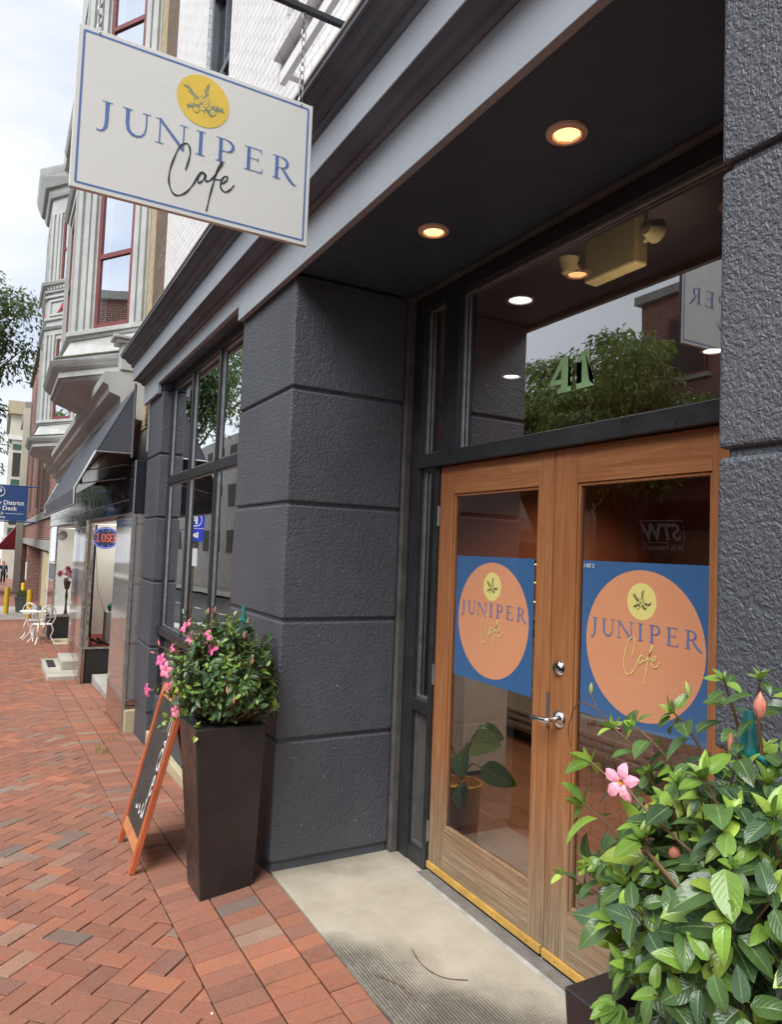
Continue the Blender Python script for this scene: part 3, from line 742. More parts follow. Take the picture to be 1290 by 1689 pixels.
def beads(mb, a, b_, za, zb_, y):
    mb.box(a, a+.014, y, y+.016, za, zb_); mb.box(b_-.014, b_, y, y+.016, za, zb_); mb.box(a+.014, b_-.014, y, y+.016, za, za+.014); mb.box(a+.014, b_-.014, y, y+.016, zb_-.014, zb_)
beads(bd, -3.06, -1.05, 2.20, 3.03, EY+.03); beads(bd, -3.405, -3.25, .865, 2.125, EY+.03); beads(bd, -3.405, -3.20, 2.20, 3.03, EY+.03); beads(bd, -3.405, -3.25, .085, .80, EY+.03)
bd.build('glazing_bead', 'hinge_metal', o)
cs = MB(); cs.box(-3.56, -3.498, 1.9965, 2.044, 0, 3.13); cs.box(-3.50, -.98, 2.01, 2.044, 3.105, 3.13)
cs.build('corner_trim', 'caulk', cafe, bevel=.006)
def pane(x0, x1, z0, z1, y, name='window_pane', par=None, mt='glass'):
    p_ = MB(); p_.face([(x0, y, z0), (x1, y, z0), (x1, y, z1), (x0, y, z1)]); return p_.build(name, mt, par or cafe, recalc=False)
tp = pane(-3.06, -1.05, 2.20, 3.03, EY+.05, 'transom_pane', None, 'glass_transom'); pane(-3.405, -3.20, 2.20, 3.03, EY+.05, 'sidelight_pane')
pane(-3.405, -3.25, .865, 2.125, EY+.05, 'sidelight_pane'); pane(-1.36, -1.1, .865, 2.125, EY+.05, 'sidelight_pane')
bx('lower_panel', 'grey_panel', cafe, -3.405, -3.25, EY+.045, EY+.06, .085, .80); bx('lower_panel', 'grey_panel', cafe, -1.36, -1.1, EY+.045, EY+.06, .085, .80)
# house number on the transom glass
nb = MB(); fr = (Vector((-2.395, EY+.0495, 2.372)), XV, ZV)
D4 = [[(.055, .155), (.085, .155), (.085, .06), (.105, .06), (.105, .04), (.085, .04), (.085, .022), (.10, .022), (.10, .0), (.035, .0), (.035, .022), (.052, .022), (.052, .04), (.0, .04), (.0, .062)]]
D1 = [[(.125, .125), (.16, .16), (.182, .16), (.182, .024), (.205, .024), (.205, .0), (.125, .0), (.125, .024), (.148, .024), (.148, .118), (.135, .11)]]
def tri(poly, fr, h):
    bm = bmesh.new(); O, ux, uy = fr; nr = ux.cross(uy)
    vs = [bm.verts.new(O+ux*x*1.3+uy*y+nr*h) for x, y in poly]; bm.faces.new(vs); bmesh.ops.triangulate(bm, faces=bm.faces)
    bm.verts.index_update(); V_ = [v_.co.copy() for v_ in bm.verts]; Fc = [tuple(v_.index for v_ in f_.verts) for f_ in bm.faces]; bm.free(); return V_, Fc
def grow(poly, d):
    cx = sum(p[0] for p in poly)/len(poly); cy = sum(p[1] for p in poly)/len(poly); return [(x+d*(1 if x > cx else -1), y+d*(1 if y > cy else -1)) for x, y in poly]
nb.m = 0
for P in (D4[0], D1[0]):
    V_, Fc = tri([(x+.003, y-.003) for x, y in P], fr, .0003); nb.m = 1; nb.add(V_, Fc)
    V_, Fc = tri(P, fr, .0006); nb.m = 0; nb.add(V_, Fc)
# the open counter of the 4
nb.m = 2; V_, Fc = tri([(.052, .062), (.052, .108), (.022, .062)], fr, .0009); nb.add(V_, Fc)
nb.build('house_number', ['number_green', 'black_matte', 'interior_dark'], cafe, recalc=False)
# doors
DY = 2.066
def door(x0, x1, gx0, gx1, hinge_left, po):
    root = MB()
    root.box(x0, gx0, DY, DY+.045, .035, 2.122); root.box(gx1, x1, DY, DY+.045, .035, 2.122)
    d = root.build('door', 'door_wood_upright', cafe, bevel=.003)
    for za, zb_ in ((1.972, 2.121), (.035, .262)):
        rr = MB(); rr.box(gx0+.0005, gx1-.0005, DY+.001, DY+.044, za, zb_); rr.build('door_rail', 'door_wood_rail', d, bevel=.002)
    mo = MB()
    w_ = .013
    mo.box(gx0, gx0+w_, DY+.008, DY+.03, .262, 1.972); mo.box(gx1-w_, gx1, DY+.008, DY+.03, .262, 1.972)
    mo.box(gx0+w_, gx1-w_, DY+.008, DY+.03, .262, .262+w_*1.4); mo.box(gx0+w_, gx1-w_, DY+.008, DY+.03, 1.972-w_, 1.972)
    mo.build('glazing_bead', 'door_wood_upright', d, bevel=.003)
    pane(gx0+.01, gx1-.01, .27, 1.965, DY+.022, 'door_glass', d)
    # brass weather strip and door sweep
    ks = MB(); ks.box(x0+.004, x1-.004, DY-.013, DY-.0005, .030, .062); ks.m = 1
    for k in range(4): ks.cyl((lerp(x0, x1, (k+.35)/3.7), DY-.012, .046), (0, -1, 0), .0035, .002, 8)
    ks.build('brass_strip', ['brass_bar', 'black_matte'], d, bevel=.002)
    sw = MB(); sw.box(x0+.006, x1-.006, DY-.006, DY+.03, .016, .034); sw.build('door_sweep', 'black_matte', d)
    hx = x0-.006 if hinge_left else x1+.006
    for z in (1.86, .21, 1.02):
        hg = MB(); hg.cyl((hx, DY-.006, z-.055), (0, 0, 1), .0065, .11, 10); hg.box(hx-.012, hx+.012, DY-.004, DY-.0012, z-.05, z+.05); hg.build('hinge', 'hinge_metal', d, smooth=True)
    # poster behind the glass
    px, pz, pw = po
    ps = MB(); fr = (Vector((px, DY+.0214, pz)), XV, ZV)
    ps.m = 0; ps.shape(fr, [(0, 0), (pw, 0), (pw, pw), (0, pw)], -.0005, .0)
    ps.m = 1; disc(ps, fr, .5*pw, .5*pw, .455*pw, .0004)
    ps.m = 2; disc(ps, fr, .5*pw, .765*pw, .112*pw, .0008)
    ps.m = 4; sprig(ps, fr, .5*pw, .765*pw, .082*pw, .0010, 4, 2, random.Random(3))
    ps.m = 3; word(ps, fr, pw, .255, .0022)
    ps.m = 2; script(ps, fr, pw, .24, .0034, .0075)
    ps.build('poster', ['poster_blue', 'poster_orange', 'poster_yellow', 'logo_blue', 'logo_ink'], d, recalc=False)
    return d
d1 = door(-3.214, -2.321, -3.09, -2.42, True, (-3.066, 1.047, .606))
d2 = door(-2.316, -1.418, -2.183, -1.553, False, (-2.160, 1.050, .606))
# small white print in the corner of the right poster
mb = MB(); fr = (Vector((-2.15, DY+.0175, 1.628)), XV, ZV); [mb.ribbon(fr, P_, .0) for P_ in ([(0, 0, .003), (.004, .016, .003), (.008, .004, .003), (.012, .016, .003), (.016, 0, .003)], [(.022, 0, .004), (.022, .016, .004)], [(.026, .014, .003), (.036, .014, .003), (.028, .002, .003), (.038, .002, .003)], [(.044, .014, .003), (.054, .014, .003), (.046, .002, .003), (.056, .002, .003)])]
mb.build('poster_print', 'white_print', d2, recalc=False)
hw = MB(); c0 = (-2.262, DY, 1.208)
hw.lathe([(.0, -.022), (.012, -.022), (.020, -.020), (.024, -.012), (.031, -.006), (.033, .0)], c0, 24, 'y')
hw.box(-2.264, -2.260, DY-.0235, DY-.022, 1.198, 1.218); hw.build('deadbolt', 'chrome', d2, smooth=True)
lv = MB(); c0 = (-2.255, DY, 1.0)
lv.lathe([(0, -.03), (.013, -.03), (.015, -.018), (.026, -.012), (.034, -.006), (.036, 0)], c0, 24, 'y')
lv.tube([(-2.255, DY-.03, 1.0), (-2.255, DY-.058, 1.0), (-2.262, DY-.064, .999), (-2.30, DY-.066, .997), (-2.345, DY-.064, .993), (-2.36, DY-.062, .991)], [.011, .011, .0115, .010, .009, .007], 12)
lv.build('door_handle', 'chrome', d2, smooth=True)
ib = MB(); ib.tube([(-2.14, DY+.05, 1.0), (-2.14, DY+.09, 1.0), (-2.10, DY+.10, 1.0), (-2.02, DY+.10, 1.0)], .01, 8); ib.build('inner_handle', 'chrome', d2, smooth=True)
at_ = MB(); at_.box(-2.327, -2.312, DY-.009, DY-.001, .96, 1.10); at_.build('astragal_plate', 'hinge_metal', d2)
th = MB(); th.prism([(1.985, .001), (1.995, .012), (2.12, .014), (2.12, .001)], -3.216, -1.42); th.m = 1
for k in range(5): th.box(-3.21, -1.425, 2.0+k*.012, 2.0045+k*.012, .0128, .0158)
th.build('threshold', ['aluminium', 'hinge_metal'], cafe)
# interior shell
bx('interior_floor', 'floor_wood', cafe, -7.5, 3.9, 2.13, 9.0, -.3, .012)
bx('interior_floor', 'floor_wood', cafe, -7.5, -3.6, 1.56, 2.13, -.3, .011)
bx('interior_ceiling', 'dark_ceiling', cafe, -7.5, 3.9, 1.56, 9.0, 3.32, 3.5)
bx('interior_wall', 'terracotta_wall', cafe, -7.5, 3.9, 8.8, 9.0, .0, 3.32)
bx('interior_wall', 'terracotta_wall', cafe, -7.5, -7.4, 1.7, 8.8, .0, 3.32)
bx('interior_wall', 'interior_dark', cafe, 3.8, 3.9, 1.7, 8.8, .0, 3.32)
# dark line of the mat edge on the floor
mt = MB(); mt.box(-3.1, -1.2, 3.2, 4.4, .0125, .018); settag(mt.build('floor_mat', 'black_matte'), 'black entrance mat on the wooden cafe floor', 'mat')
ct = thing('service_counter', 'grey panelled cafe counter with moulded base seen through the left door', 'counter', (-5.6, 4.6, 0))
mb = MB(); mb.box(-7.2, -3.6, 4.2, 5.0, .1, 1.0); mb.build('cabinet', 'counter_grey', ct)
mb = MB()
for z in (.14, .2, .26): mb.box(-7.22, -3.58, 4.17-.012*(z < .2), 4.2, z, z+.035)
mb.box(-7.21, -3.59, 4.17, 4.2, .9, .96); mb.build('moulding', 'counter_grey', ct, bevel=.004)
mb = MB(); mb.box(-7.25, -3.55, 4.12, 5.05, 1.0, 1.04); mb.build('countertop', 'dark_wood', ct, bevel=.004)
mb = MB(); mb.box(-7.15, -3.65, 4.24, 4.9, .0, .1); mb.build('kick_board', 'black_matte', ct)
mb = MB(); mb.box(-4.6, -4.45, 4.19, 4.2-.001, .45, .52); mb.build('outlet_plate', 'black_matte', ct)
cs_ = thing('display_case', 'glass pastry display case with warm yellow lighting standing on the grey counter', 'display case', (-4.6, 4.6, 1.04))
mb = MB(); mb.box(-5.4, -3.7, 4.95, 5.0, 1.04, 1.6); mb.box(-5.4, -3.7, 4.3, 5.0, 1.6, 1.63); mb.build('case_body', 'black_matte', cs_)
mb = MB()
for z in (1.07, 1.25, 1.43): mb.box(-5.35, -3.75, 4.4, 4.94, z, z+.012)
mb.build('shelf', 'silver_trim', cs_)
mb = MB()
for z in (1.24, 1.42, 1.59): mb.box(-5.3, -3.8, 4.42, 4.435, z-.008, z+.002)
mb.build('light_strip', 'case_light', cs_)
cb_ = thing('white_cabinet', 'tall white cabinet with wooden edge seen through the narrow sidelight', 'cabinet', (-5.1, 3.2, 0))
mb = MB(); mb.box(-6.0, -4.4, 3.1, 3.5, .05, .96); mb.box(-6.0, -4.4, 3.1, 3.5, 1.03, 1.35); mb.build('cabinet_body', 'white_paint', cb_)
mb = MB(); mb.box(-6.02, -4.38, 3.07, 3.5, .962, 1.028); mb.build('wood_edge', 'orange_wood_light', cb_)
bx('baking_shelf', 'dark_wood', None, -7.2, -5.6, 8.3, 8.78, 1.2, 2.1)
settag(bpy.data.objects['baking_shelf'], 'dark wooden wall shelf on the back wall of the cafe', 'shelf')
pc = MB(); pc.box(-3.4, -2.9, 8.76, 8.79, 1.6, 2.1); settag(pc.build('framed_picture', 'black_matte'), 'small dark framed picture on the terracotta back wall', 'picture')
# interior ceiling lights
def int_light(x, y, label):
    t_ = thing('interior_downlight', label, 'ceiling light', (x, y, 3.318), 'round white downlights in the cafe ceiling')
    mb = MB(); mb.lathe([(.10, 3.318), (.10, 3.306), (.075, 3.304), (.072, 3.318)], (x, y, 0)); mb.build('trim_ring', 'white_paint', t_, smooth=True)
    mb = MB(); mb.lathe([(.071, 3.3165), (.071, 3.312)], (x, y, 0)); mb.build('lens', 'lamp_white', t_)
int_light(-3.58, 2.86, 'interior round downlight nearest the transom mullion'); int_light(-5.18, 4.06, 'lower interior downlight seen left of the green house number')
int_light(-3.60, 4.78, 'interior downlight seen under the reflected sign by the right pillar'); int_light(-5.9, 6.6, 'interior downlight deepest in the cafe ceiling')
for k, (x, y, e) in enumerate(((-3.58, 2.86, 45), (-5.18, 4.06, 75), (-3.60, 4.78, 55), (-5.9, 6.6, 90), (-1.6, 4.2, 40), (-2.4, 7.2, 70), (-5.3, 2.3, 70))):  # some have no fitting; the last is added to brighten the white cabinet
    l = bpy.data.lights.new('interior_spot', 'SPOT'); l.energy = e; l.color = (1, .80, .60); l.shadow_soft_size = .07; l.spot_size = R(125); l.spot_blend = .6
    lo = bpy.data.objects.new('interior_spot', l); lo.location = (x, y, 3.29); S.collection.objects.link(lo)
l = bpy.data.lights.new('interior_spot', 'SPOT'); l.energy = 9; l.color = (1, .85, .62); l.shadow_soft_size = .06; l.spot_size = R(60); l.spot_blend = .8  # spot added inside the doors to brighten the emergency box, no fitting there
lo = bpy.data.objects.new('interior_spot', l); lo.location = (-2.05, 2.25, 2.3); lo.rotation_euler = Vector((.33, -.14, -.8)).to_track_quat('Z', 'Y').to_euler(); S.collection.objects.link(lo)
# emergency light
em = thing('emergency_light', 'beige emergency light box with two lamp heads hanging inside above the transom', 'emergency light', (-2.32, 2.4, 2.96))
mb = MB(); mb.box(-2.485, -2.17, 2.36, 2.44, 2.96, 3.225); mb.build('battery_box', 'emergency_beige', em, bevel=.012)
mb = MB(); mb.box(-2.42, -2.24, 2.37, 2.43, 3.2, 3.32); mb.build('mounting_plate', 'emergency_beige', em)
for sx in (-1, 1):
    x = -2.5 if sx < 0 else -2.155
    mb = MB(); mb.tube([(x, 2.40, 3.06), (x+sx*.035, 2.39, 3.06), (x+sx*.05, 2.37, 3.075)], .012, 8)
    mb.lathe([(.0, -.03), (.03, -.028), (.052, .04), (.048, .045)], (x+sx*.075, 2.345, 3.07), 20, 'z' if sx < 0 else 'y'); mb.build('lamp_head', 'emergency_beige', em, smooth=True)
# outside soffit downlights
def downlight(x, y, label):
    t_ = thing('soffit_downlight', label, 'ceiling light', (x, y, 3.131), 'warm round downlights in the entrance soffit')
    mb = MB(); mb.lathe([(.046, 3.130), (.072, 3.130), (.070, 3.121), (.050, 3.116), (.044, 3.127)], (x, y, 0), 40); mb.build('trim_ring', 'copper_ring', t_, smooth=True)
    mb = MB(); mb.lathe([(.0, 3.124), (.045, 3.124)], (x, y, 0), 30); mb.build('lens', 'lamp_warm', t_)
    mb = MB()
    for i in range(-3, 4):
        for j in range(-3, 4):
            q, w_ = i*.0135+(j % 2)*.0067, j*.012
            if math.hypot(q, w_) < .042: mb.lathe([(0, 3.1195), (.0042, 3.1205), (.0048, 3.1235)], (x+q, y+w_, 0), 8)
    mb.build('led_cluster', 'lamp_dot', t_)
    l = bpy.data.lights.new('downlight_lamp', 'SPOT'); l.energy = 1.2; l.color = (1, .78, .5); l.spot_size = R(110); l.shadow_soft_size = .05
    lo = bpy.data.objects.new('downlight_lamp', l); lo.location = (x, y, 3.11); S.collection.objects.link(lo)
downlight(-1.822, 1.637, 'lit round downlight in the dark soffit above the green house number'); downlight(-2.713, 1.657, 'lit round downlight in the dark soffit nearest the stucco pillar')
downlight(-.9, 1.637, 'round downlight in the soffit hidden toward the right pillar')
# calathea inside
# ------------------------------------------------------------------ leaves
def frame_from(d, n):
    d = d.normalized(); n = (n-d*n.dot(d))
    if n.length < 1e-4: n = d.orthogonal()
    n.normalize(); return d, d.cross(n).normalized(), n
def leaf(mb, p, d, n, L, Wd, col, curl=.25, fold=.18, ns=5, nw=2, wavy=0.0):
    d, s, n = frame_from(d, n); rows = []
    ph = random.uniform(0, 6)
    for i in range(ns+1):
        t_ = i/ns
        w = Wd*.5*(math.sin(math.pi*min(1, t_*.97+.03)**.80)**.66)*(1-.10*t_)
        if i == ns: w = 0.0005
        if i == 0: w = Wd*.03
        c = p+d*(L*(t_-.12*t_*t_*curl))-n*(L*curl*t_*t_)
        row = []
        for j in range(-nw, nw+1):
            a = j/nw; row.append(c+s*(w*a)+n*(abs(a)*w*fold*2+wavy*L*math.sin(ph+t_*9+j)*abs(a)))
        rows.append((row, t_))
    for (ra, ta), (rb, tb) in zip(rows, rows[1:]):
        for j in range(2*nw):
            u0, u1 = j/(2*nw), (j+1)/(2*nw)
            mb.face([ra[j], ra[j+1], rb[j+1], rb[j]], col, [(u0, ta), (u1, ta), (u1, tb), (u0, tb)])
def rv(a=1):
    while True:
        v_ = Vector((random.uniform(-1, 1), random.uniform(-1, 1), random.uniform(-1, 1)))
        if 0 < v_.length < 1: return v_.normalized()*a
GR_D = [(.040, .090, .034), (.055, .115, .042), (.068, .14, .048), (.085, .17, .055), (.05, .105, .055)]
GR_L = [(.16, .30, .05), (.22, .38, .06), (.13, .25, .045), (.28, .42, .07)]
def gcol(young=0.0):
    c = random.choice(GR_L if random.random() < young else GR_D); k = random.uniform(.85, 1.2); return tuple(min(1, q*k) for q in c)
def flower(mb, c, axis, size, cols, throat):
    axis = axis.normalized(); a1 = axis.orthogonal().normalized(); a2 = axis.cross(a1)
    mb.m = 0
    base = c-axis*size*1.0
    ring0 = [base+(a1*math.cos(t_)+a2*math.sin(t_))*size*.05 for t_ in [k*math.pi/5 for k in range(10)]]
    ring1 = [c+(a1*math.cos(t_)+a2*math.sin(t_))*size*.16-axis*size*.1 for t_ in [k*math.pi/5 for k in range(10)]]
    for k in range(10): mb.face([ring0[k], ring0[(k+1) % 10], ring1[(k+1) % 10], ring1[k]], tuple(.5*(x+y) for x, y in zip(cols, (.8, .5, .35))))
    for k in range(5):
        t_ = k*2*math.pi/5+random.uniform(-.15, .15); dr = a1*math.cos(t_)+a2*math.sin(t_); tw = a1*-math.sin(t_)+a2*math.cos(t_)
        P = []
        for i, (rr, w, h) in enumerate(((.13, .10, -.08), (.35, .26, .02), (.58, .30, .03), (.85, .17, -.05), (.98, .0, -.12))):
            P.append([c+dr*size*rr+axis*size*h+tw*size*(w*q+.12*rr)-axis*size*.05*abs(q) for q in (-1, 0, 1)])
        for A, B in zip(P, P[1:]):
            for j in range(2): mb.face([A[j], A[j+1], B[j+1], B[j]], cols)
    mb.m = 1
    for k in range(8):
        a, b_ = k*math.pi/4, (k+1)*math.pi/4
        mb.face([c-axis*size*.2, c+(a1*math.cos(a)+a2*math.sin(a))*size*.13-axis*size*.04, c+(a1*math.cos(b_)+a2*math.sin(b_))*size*.13-axis*size*.04])
def bud(mb, c, d, L, rad):
    d = d.normalized(); mb.tube([c+d*L*t_ for t_ in (0, .12, .35, .6, .85, 1)], [rad*.35, rad*.6, rad*1.0, rad*.85, rad*.4, rad*.05], 8)

def planter(loc, top, bot, h, label, skew=(0, 0)):
    t_ = thing('planter', label, 'planter', loc, 'tall tapered black planters')
    x, y, z = loc
    def ring(hw, zz, sk): return [(x+sk[0]+a*hw, y+sk[1]+b_*hw, zz) for a, b_ in ((-1, -1), (1, -1), (1, 1), (-1, 1))]
    mb = MB(); tz = z+h
    mb.loft([ring(bot, z, (0, 0)), ring(top, tz, skew), ring(top-.055, tz+.0005, skew), ring(top-.064, tz-.008, skew), ring(top-.07, tz-.16, skew)], cap=True)
    mb.build('pot', 'planter_plastic', t_, bevel=.008, seg=3)
    mb = MB(); N = 14; g = []
    for i in range(N+1):
        for j in range(N+1):
            g.append((x+skew[0]+lerp(-1, 1, i/N)*(top-.063), y+skew[1]+lerp(-1, 1, j/N)*(top-.063), tz-.035+random.uniform(-.008, .012)))
    mb.add(g, [(i*(N+1)+j, (i+1)*(N+1)+j, (i+1)*(N+1)+j+1, i*(N+1)+j+1) for i in range(N) for j in range(N)])
    mb.build('soil', 'soil', t_, smooth=True)
    return t_
planter((-3.625, 1.085, gz(-3.6)-.004), .176, .129, .866, 'tall tapered black planter at the foot of the stucco pillar', (.028, -.037))
planter((-.868, 1.146, -.0), .166, .12, .868, 'tall black planter in the near right corner beside the door', (0, -.005))

# far mandevilla (by the pillar)
def bush_far():
    c = Vector((-3.60, 1.06, 1.02))
    t_ = thing('mandevilla_plant', 'bushy mandevilla with many pink trumpet flowers growing in the planter beside the chalkboard', 'plant', (c.x, c.y, .76))
    lm = MB(); sm = MB(); fm = []; dirs = []
    for k in range(430):
        d = rv(); d.z = abs(d.z)*1.15-.42; d.normalize()
        rr = random.uniform(.62, 1.02)*(1+.24*math.sin(d.x*7+1)*math.cos(d.y*6+d.z*5))*(1.18 if random.random() < .10 else 1)
        end = c+Vector((d.x*.265*rr, d.y*.27*rr, d.z*.30*rr-.02))+Vector((.01, 0, 0))
        if end.z < .80: end.z = .80+random.uniform(0, .05)
        if end.y > 1.29: end.y = 1.29-random.uniform(0, .03)
        st = Vector((c.x+random.uniform(-.06, .06), c.y+random.uniform(-.06, .06), .77))
        mid = (st+end)/2+d*.05; P = smoothpts([st, mid, end], 5); sm.tube(P, [.004-.0025*i/len(P) for i in range(len(P))], 4, False)
        young = .75 if random.random() < .35 else .08
        od = (end-mid).normalized()
        for q in range(8):
            back = q*.016; pos = end-od*back+rv(.006)
            dd = (od*(.5 if q > 1 else 1.1)+rv(.9)+Vector((0, 0, -.25))).normalized(); nrm = (d+Vector((0, 0, .7))+rv(.4)).normalized()
            L = random.uniform(.038, .062) if q > 1 else random.uniform(.026, .04)
            leaf(lm, pos, dd, nrm, L, L*random.uniform(.44, .55), gcol(young if q < 3 else .05), curl=random.uniform(.1, .45), ns=4, nw=1)
    # trailing sprigs at left rim and long ivy strand
    for (a, b_, n_) in (((-3.72, .92, .80), (-3.86, .80, .69), 16), ((-3.70, .90, .80), (-3.78, .80, .75), 12), ((-3.46, .89, .80), (-3.43, .87, .735), 5), ((-3.5, 1.0, 1.25), (-3.16, 1.0, 1.36), 4)):
        a, b_ = Vector(a), Vector(b_); P = smoothpts([a, (a+b_)/2+Vector((0, 0, .03)), b_], 5); sm.tube(P, .0018, 4, False)
        for k in range(n_):
            p_ = P[int((k+.5)/n_*len(P)) % len(P)]+rv(.012)
            L = random.uniform(.022, .034); leaf(lm, p_, rv()+Vector((0, 0, -.3)), rv(.5)+Vector((.3, -.4, .8)), L, L*.8, random.choice(GR_L), ns=3, nw=1)
    cols = [(.80, .16, .33), (.78, .12, .32), (.84, .24, .40), (.74, .10, .28)]
    pos = [(-3.70, .86, 1.245), (-3.57, .93, 1.20), (-3.68, .89, 1.18), (-3.50, .95, 1.155), (-3.90, .84, 1.09), (-3.97, .80, 1.03), (-3.83, .80, 1.00), (-3.92, .82, .985), (-3.72, .80, .93), (-3.93, .73, .88), (-3.66, .82, .82)]
    root = t_
    for k, p_ in enumerate(pos):
        p_ = Vector(p_); ax = (p_-c+Vector((.45, -.55, .1))).normalized()
        base = c+(p_-c)*.55; P = smoothpts([base, (base+p_)/2+Vector((0, 0, .02)), p_-ax*.03], 4); sm.tube(P, .0018, 4, False)
        m2 = MB(); flower(m2, p_, ax+rv(.35), random.uniform(.036, .050), cols[k % 4], None); m2.build('flower', ['petal', 'flower_throat'], root, smooth=True, recalc=False)
        for q in range(4): leaf(lm, base+(p_-base)*random.uniform(.3, .8), rv(), Vector((0, 0, 1))+rv(.5), .03, .014, gcol(.4), ns=3, nw=1)
    for k, (p_, d) in enumerate((((-4.03, .78, 1.06), (-1, -.6, .1)), ((-4.0, .8, 1.10), (-.3, -.2, 1)), ((-3.78, .88, 1.19), (-.3, 0, 1)), ((-3.71, .9, 1.19), (.3, .2, 1)), ((-3.60, .95, 1.31), (-.2, 0, 1)), ((-3.55, .97, 1.32), (.1, 0, 1)),
                                ((-3.34, 1.06, 1.22), (-.1, 0, 1)), ((-3.32, 1.1, 1.10), (.2, 0, 1)), ((-3.38, 1.0, 1.10), (.1, -.1, 1)), ((-3.30, .98, .97), (-.5, 0, 1)), ((-3.26, 1.0, .93), (.1, 0, 1)), ((-3.88, .85, .96), (-.6, -.4, -.2)))):
        p_ = Vector(p_); sm.tube([c+(p_-c)*.7, p_], .0015, 4, False); bm_ = MB(); bud(bm_, p_, Vector(d), .036, .006); bm_.build('flower_bud', 'bud_pink', t_, smooth=True)
    lm.build('foliage', 'leaf', root, smooth=True, recalc=False, autos=False); sm.build('stem', 'stem_brown', root, smooth=True)
bush_far()

def stem_curve(st, end, sag, k=8):
    mid = (st+end)/2+sag; return smoothpts([st, mid, end], k)
def ncol(y=0.0):
    c = gcol(y); k = random.uniform(.7, 1.25)
    return (min(1, c[0]*k*1.08), min(1, c[1]*k), c[2]*k*.95)
def bush_near():
    c = Vector((-.80, 1.12, .86))
    t_ = thing('mandevilla_plant', 'large glossy leaved mandevilla with one open pale pink flower in the near right planter', 'plant', (c.x, c.y, .83))
    lm = MB(); sm = MB(); random.seed(77)
    def sprig_on(P, n, Ls, young, tip=True, start=.25):
        N = len(P)
        for k in range(n):
            fi = start+(1-start)*(k/(n-1 if n > 1 else 1)); i = min(N-2, int(fi*(N-1))); p_ = P[i]+(P[i+1]-P[i])*(fi*(N-1)-i if i < N-1 else 0)
            d = (P[i+1]-P[i]).normalized(); s_ = d.cross(Vector((0, 0, 1)))
            if s_.length < .1: s_ = d.orthogonal()
            s_.normalize(); s_ = Quaternion(d, k*1.57+random.uniform(-.4, .4)) @ s_
            for sg in (-1, 1):
                dd = (s_*sg+d*.45+Vector((0, 0, -.30))+rv(.3)).normalized(); nrm = Vector((.1, -.45, 1))+rv(.4)+d*.3
                L = Ls*random.uniform(.75, 1.2)*(1 if k < n-1 else .75)
                leaf(lm, p_+dd*.008, dd, nrm, L, L*random.uniform(.50, .66), ncol(young if fi > .8 else young*.15), curl=random.uniform(.1, .5), fold=random.uniform(.05, .2), ns=7, nw=2, wavy=.012)
        if tip:
            d = (P[-1]-P[-2]).normalized(); a1 = d.orthogonal().normalized()
            for k in range(5):
                s_ = Quaternion(d, k*2.4) @ a1; dd = (d*(1.3-.15*k)+s_*(.35+.16*k)).normalized()
                L = Ls*random.uniform(.4, .75); leaf(lm, P[-1], dd, (d-s_*.6), L, L*.46, ncol(.9 if young > .05 else .4), curl=random.uniform(-.05, .35), fold=.16, ns=6, nw=2, wavy=.01)
    hand = [((-.86, 1.02, 1.26), (-.945, 1.0, 1.36), .048, 5), ((-.80, 1.02, 1.28), (-.88, .98, 1.38), .045, 4), ((-.76, 1.02, 1.34), (-.80, .98, 1.42), .045, 4),
            ((-.72, 1.05, 1.36), (-.725, 1.0, 1.485), .032, 5), ((-.66, 1.0, 1.38), (-.652, .98, 1.50), .04, 4), ((-.60, 1.0, 1.38), (-.585, .95, 1.49), .04, 4),
            ((-.90, 1.03, 1.0), (-1.065, 1.0, 1.055), .036, 5), ((-.86, 1.02, 1.05), (-.99, 1.0, 1.09), .045, 5), ((-.86, .98, 1.14), (-.975, .96, 1.22), .06, 4), ((-.86, .98, 1.2), (-.96, .96, 1.30), .06, 3),
            ((-.80, .95, 1.2), (-.90, .93, 1.15), .055, 4), ((-.84, .98, 1.04), (-.955, .96, 1.12), .055, 4), ((-.66, .95, 1.2), (-.68, .9, 1.36), .06, 4), ((-.58, .95, 1.2), (-.58, .9, 1.34), .06, 4)]
    for a, b_, L, n_ in hand:
        P = stem_curve(Vector(a), Vector(b_), Vector((random.uniform(-.01, .01), 0, .015))); sm.tube(P, [.003-.0016*i/len(P) for i in range(len(P))], 6, False)
        sprig_on(P, n_, L, .6, True, .1)
    k = 0
    while k < 330:
        d = Vector((random.uniform(-1, 1), random.uniform(-1, 1), random.uniform(-1, 1)))
        if d.length > 1 or d.length < .35: continue
        k += 1
        end = Vector((-.60+d.x*.34, 1.02+d.y*.22, 1.14+d.z*.27))
        if end.y > 1.26: end.y = 1.26
        if end.z < (1.03 if end.x < -.82 else .93): end.z = 1.03 if end.x < -.82 else .93
        st = Vector((c.x+random.uniform(-.03, .10), c.y+random.uniform(-.08, .06), .84))
        P = stem_curve(st, end, Vector((d.x*.02, d.y*.02, .05)), 7)
        sm.tube(P, [.0024-.0014*i/len(P) for i in range(len(P))], 5, False)
        sprig_on(P, 4, random.choice((.034, .040, .046, .053, .060, .070))*random.uniform(.9, 1.1), .5 if random.random() < .5 else .08, random.random() < .5, .5)
    # ivy at the street-side corner of the pot
    for k in range(15):
        p_ = Vector((-.955+random.uniform(-.01, .05), 1.09+random.uniform(-.04, .05), .872+random.uniform(0, .04)))
        L = random.uniform(.016, .026)
        for a in (-1.0, -.45, 0, .45, 1.0):
            dd = Vector((math.sin(a+k), -math.cos(a+k)*.6, .5)); leaf(lm, p_, dd, Vector((0, -.5, 1)), L*(1.1-.3*abs(a)), L*.6, random.choice(GR_L), curl=.2, ns=4, nw=1)
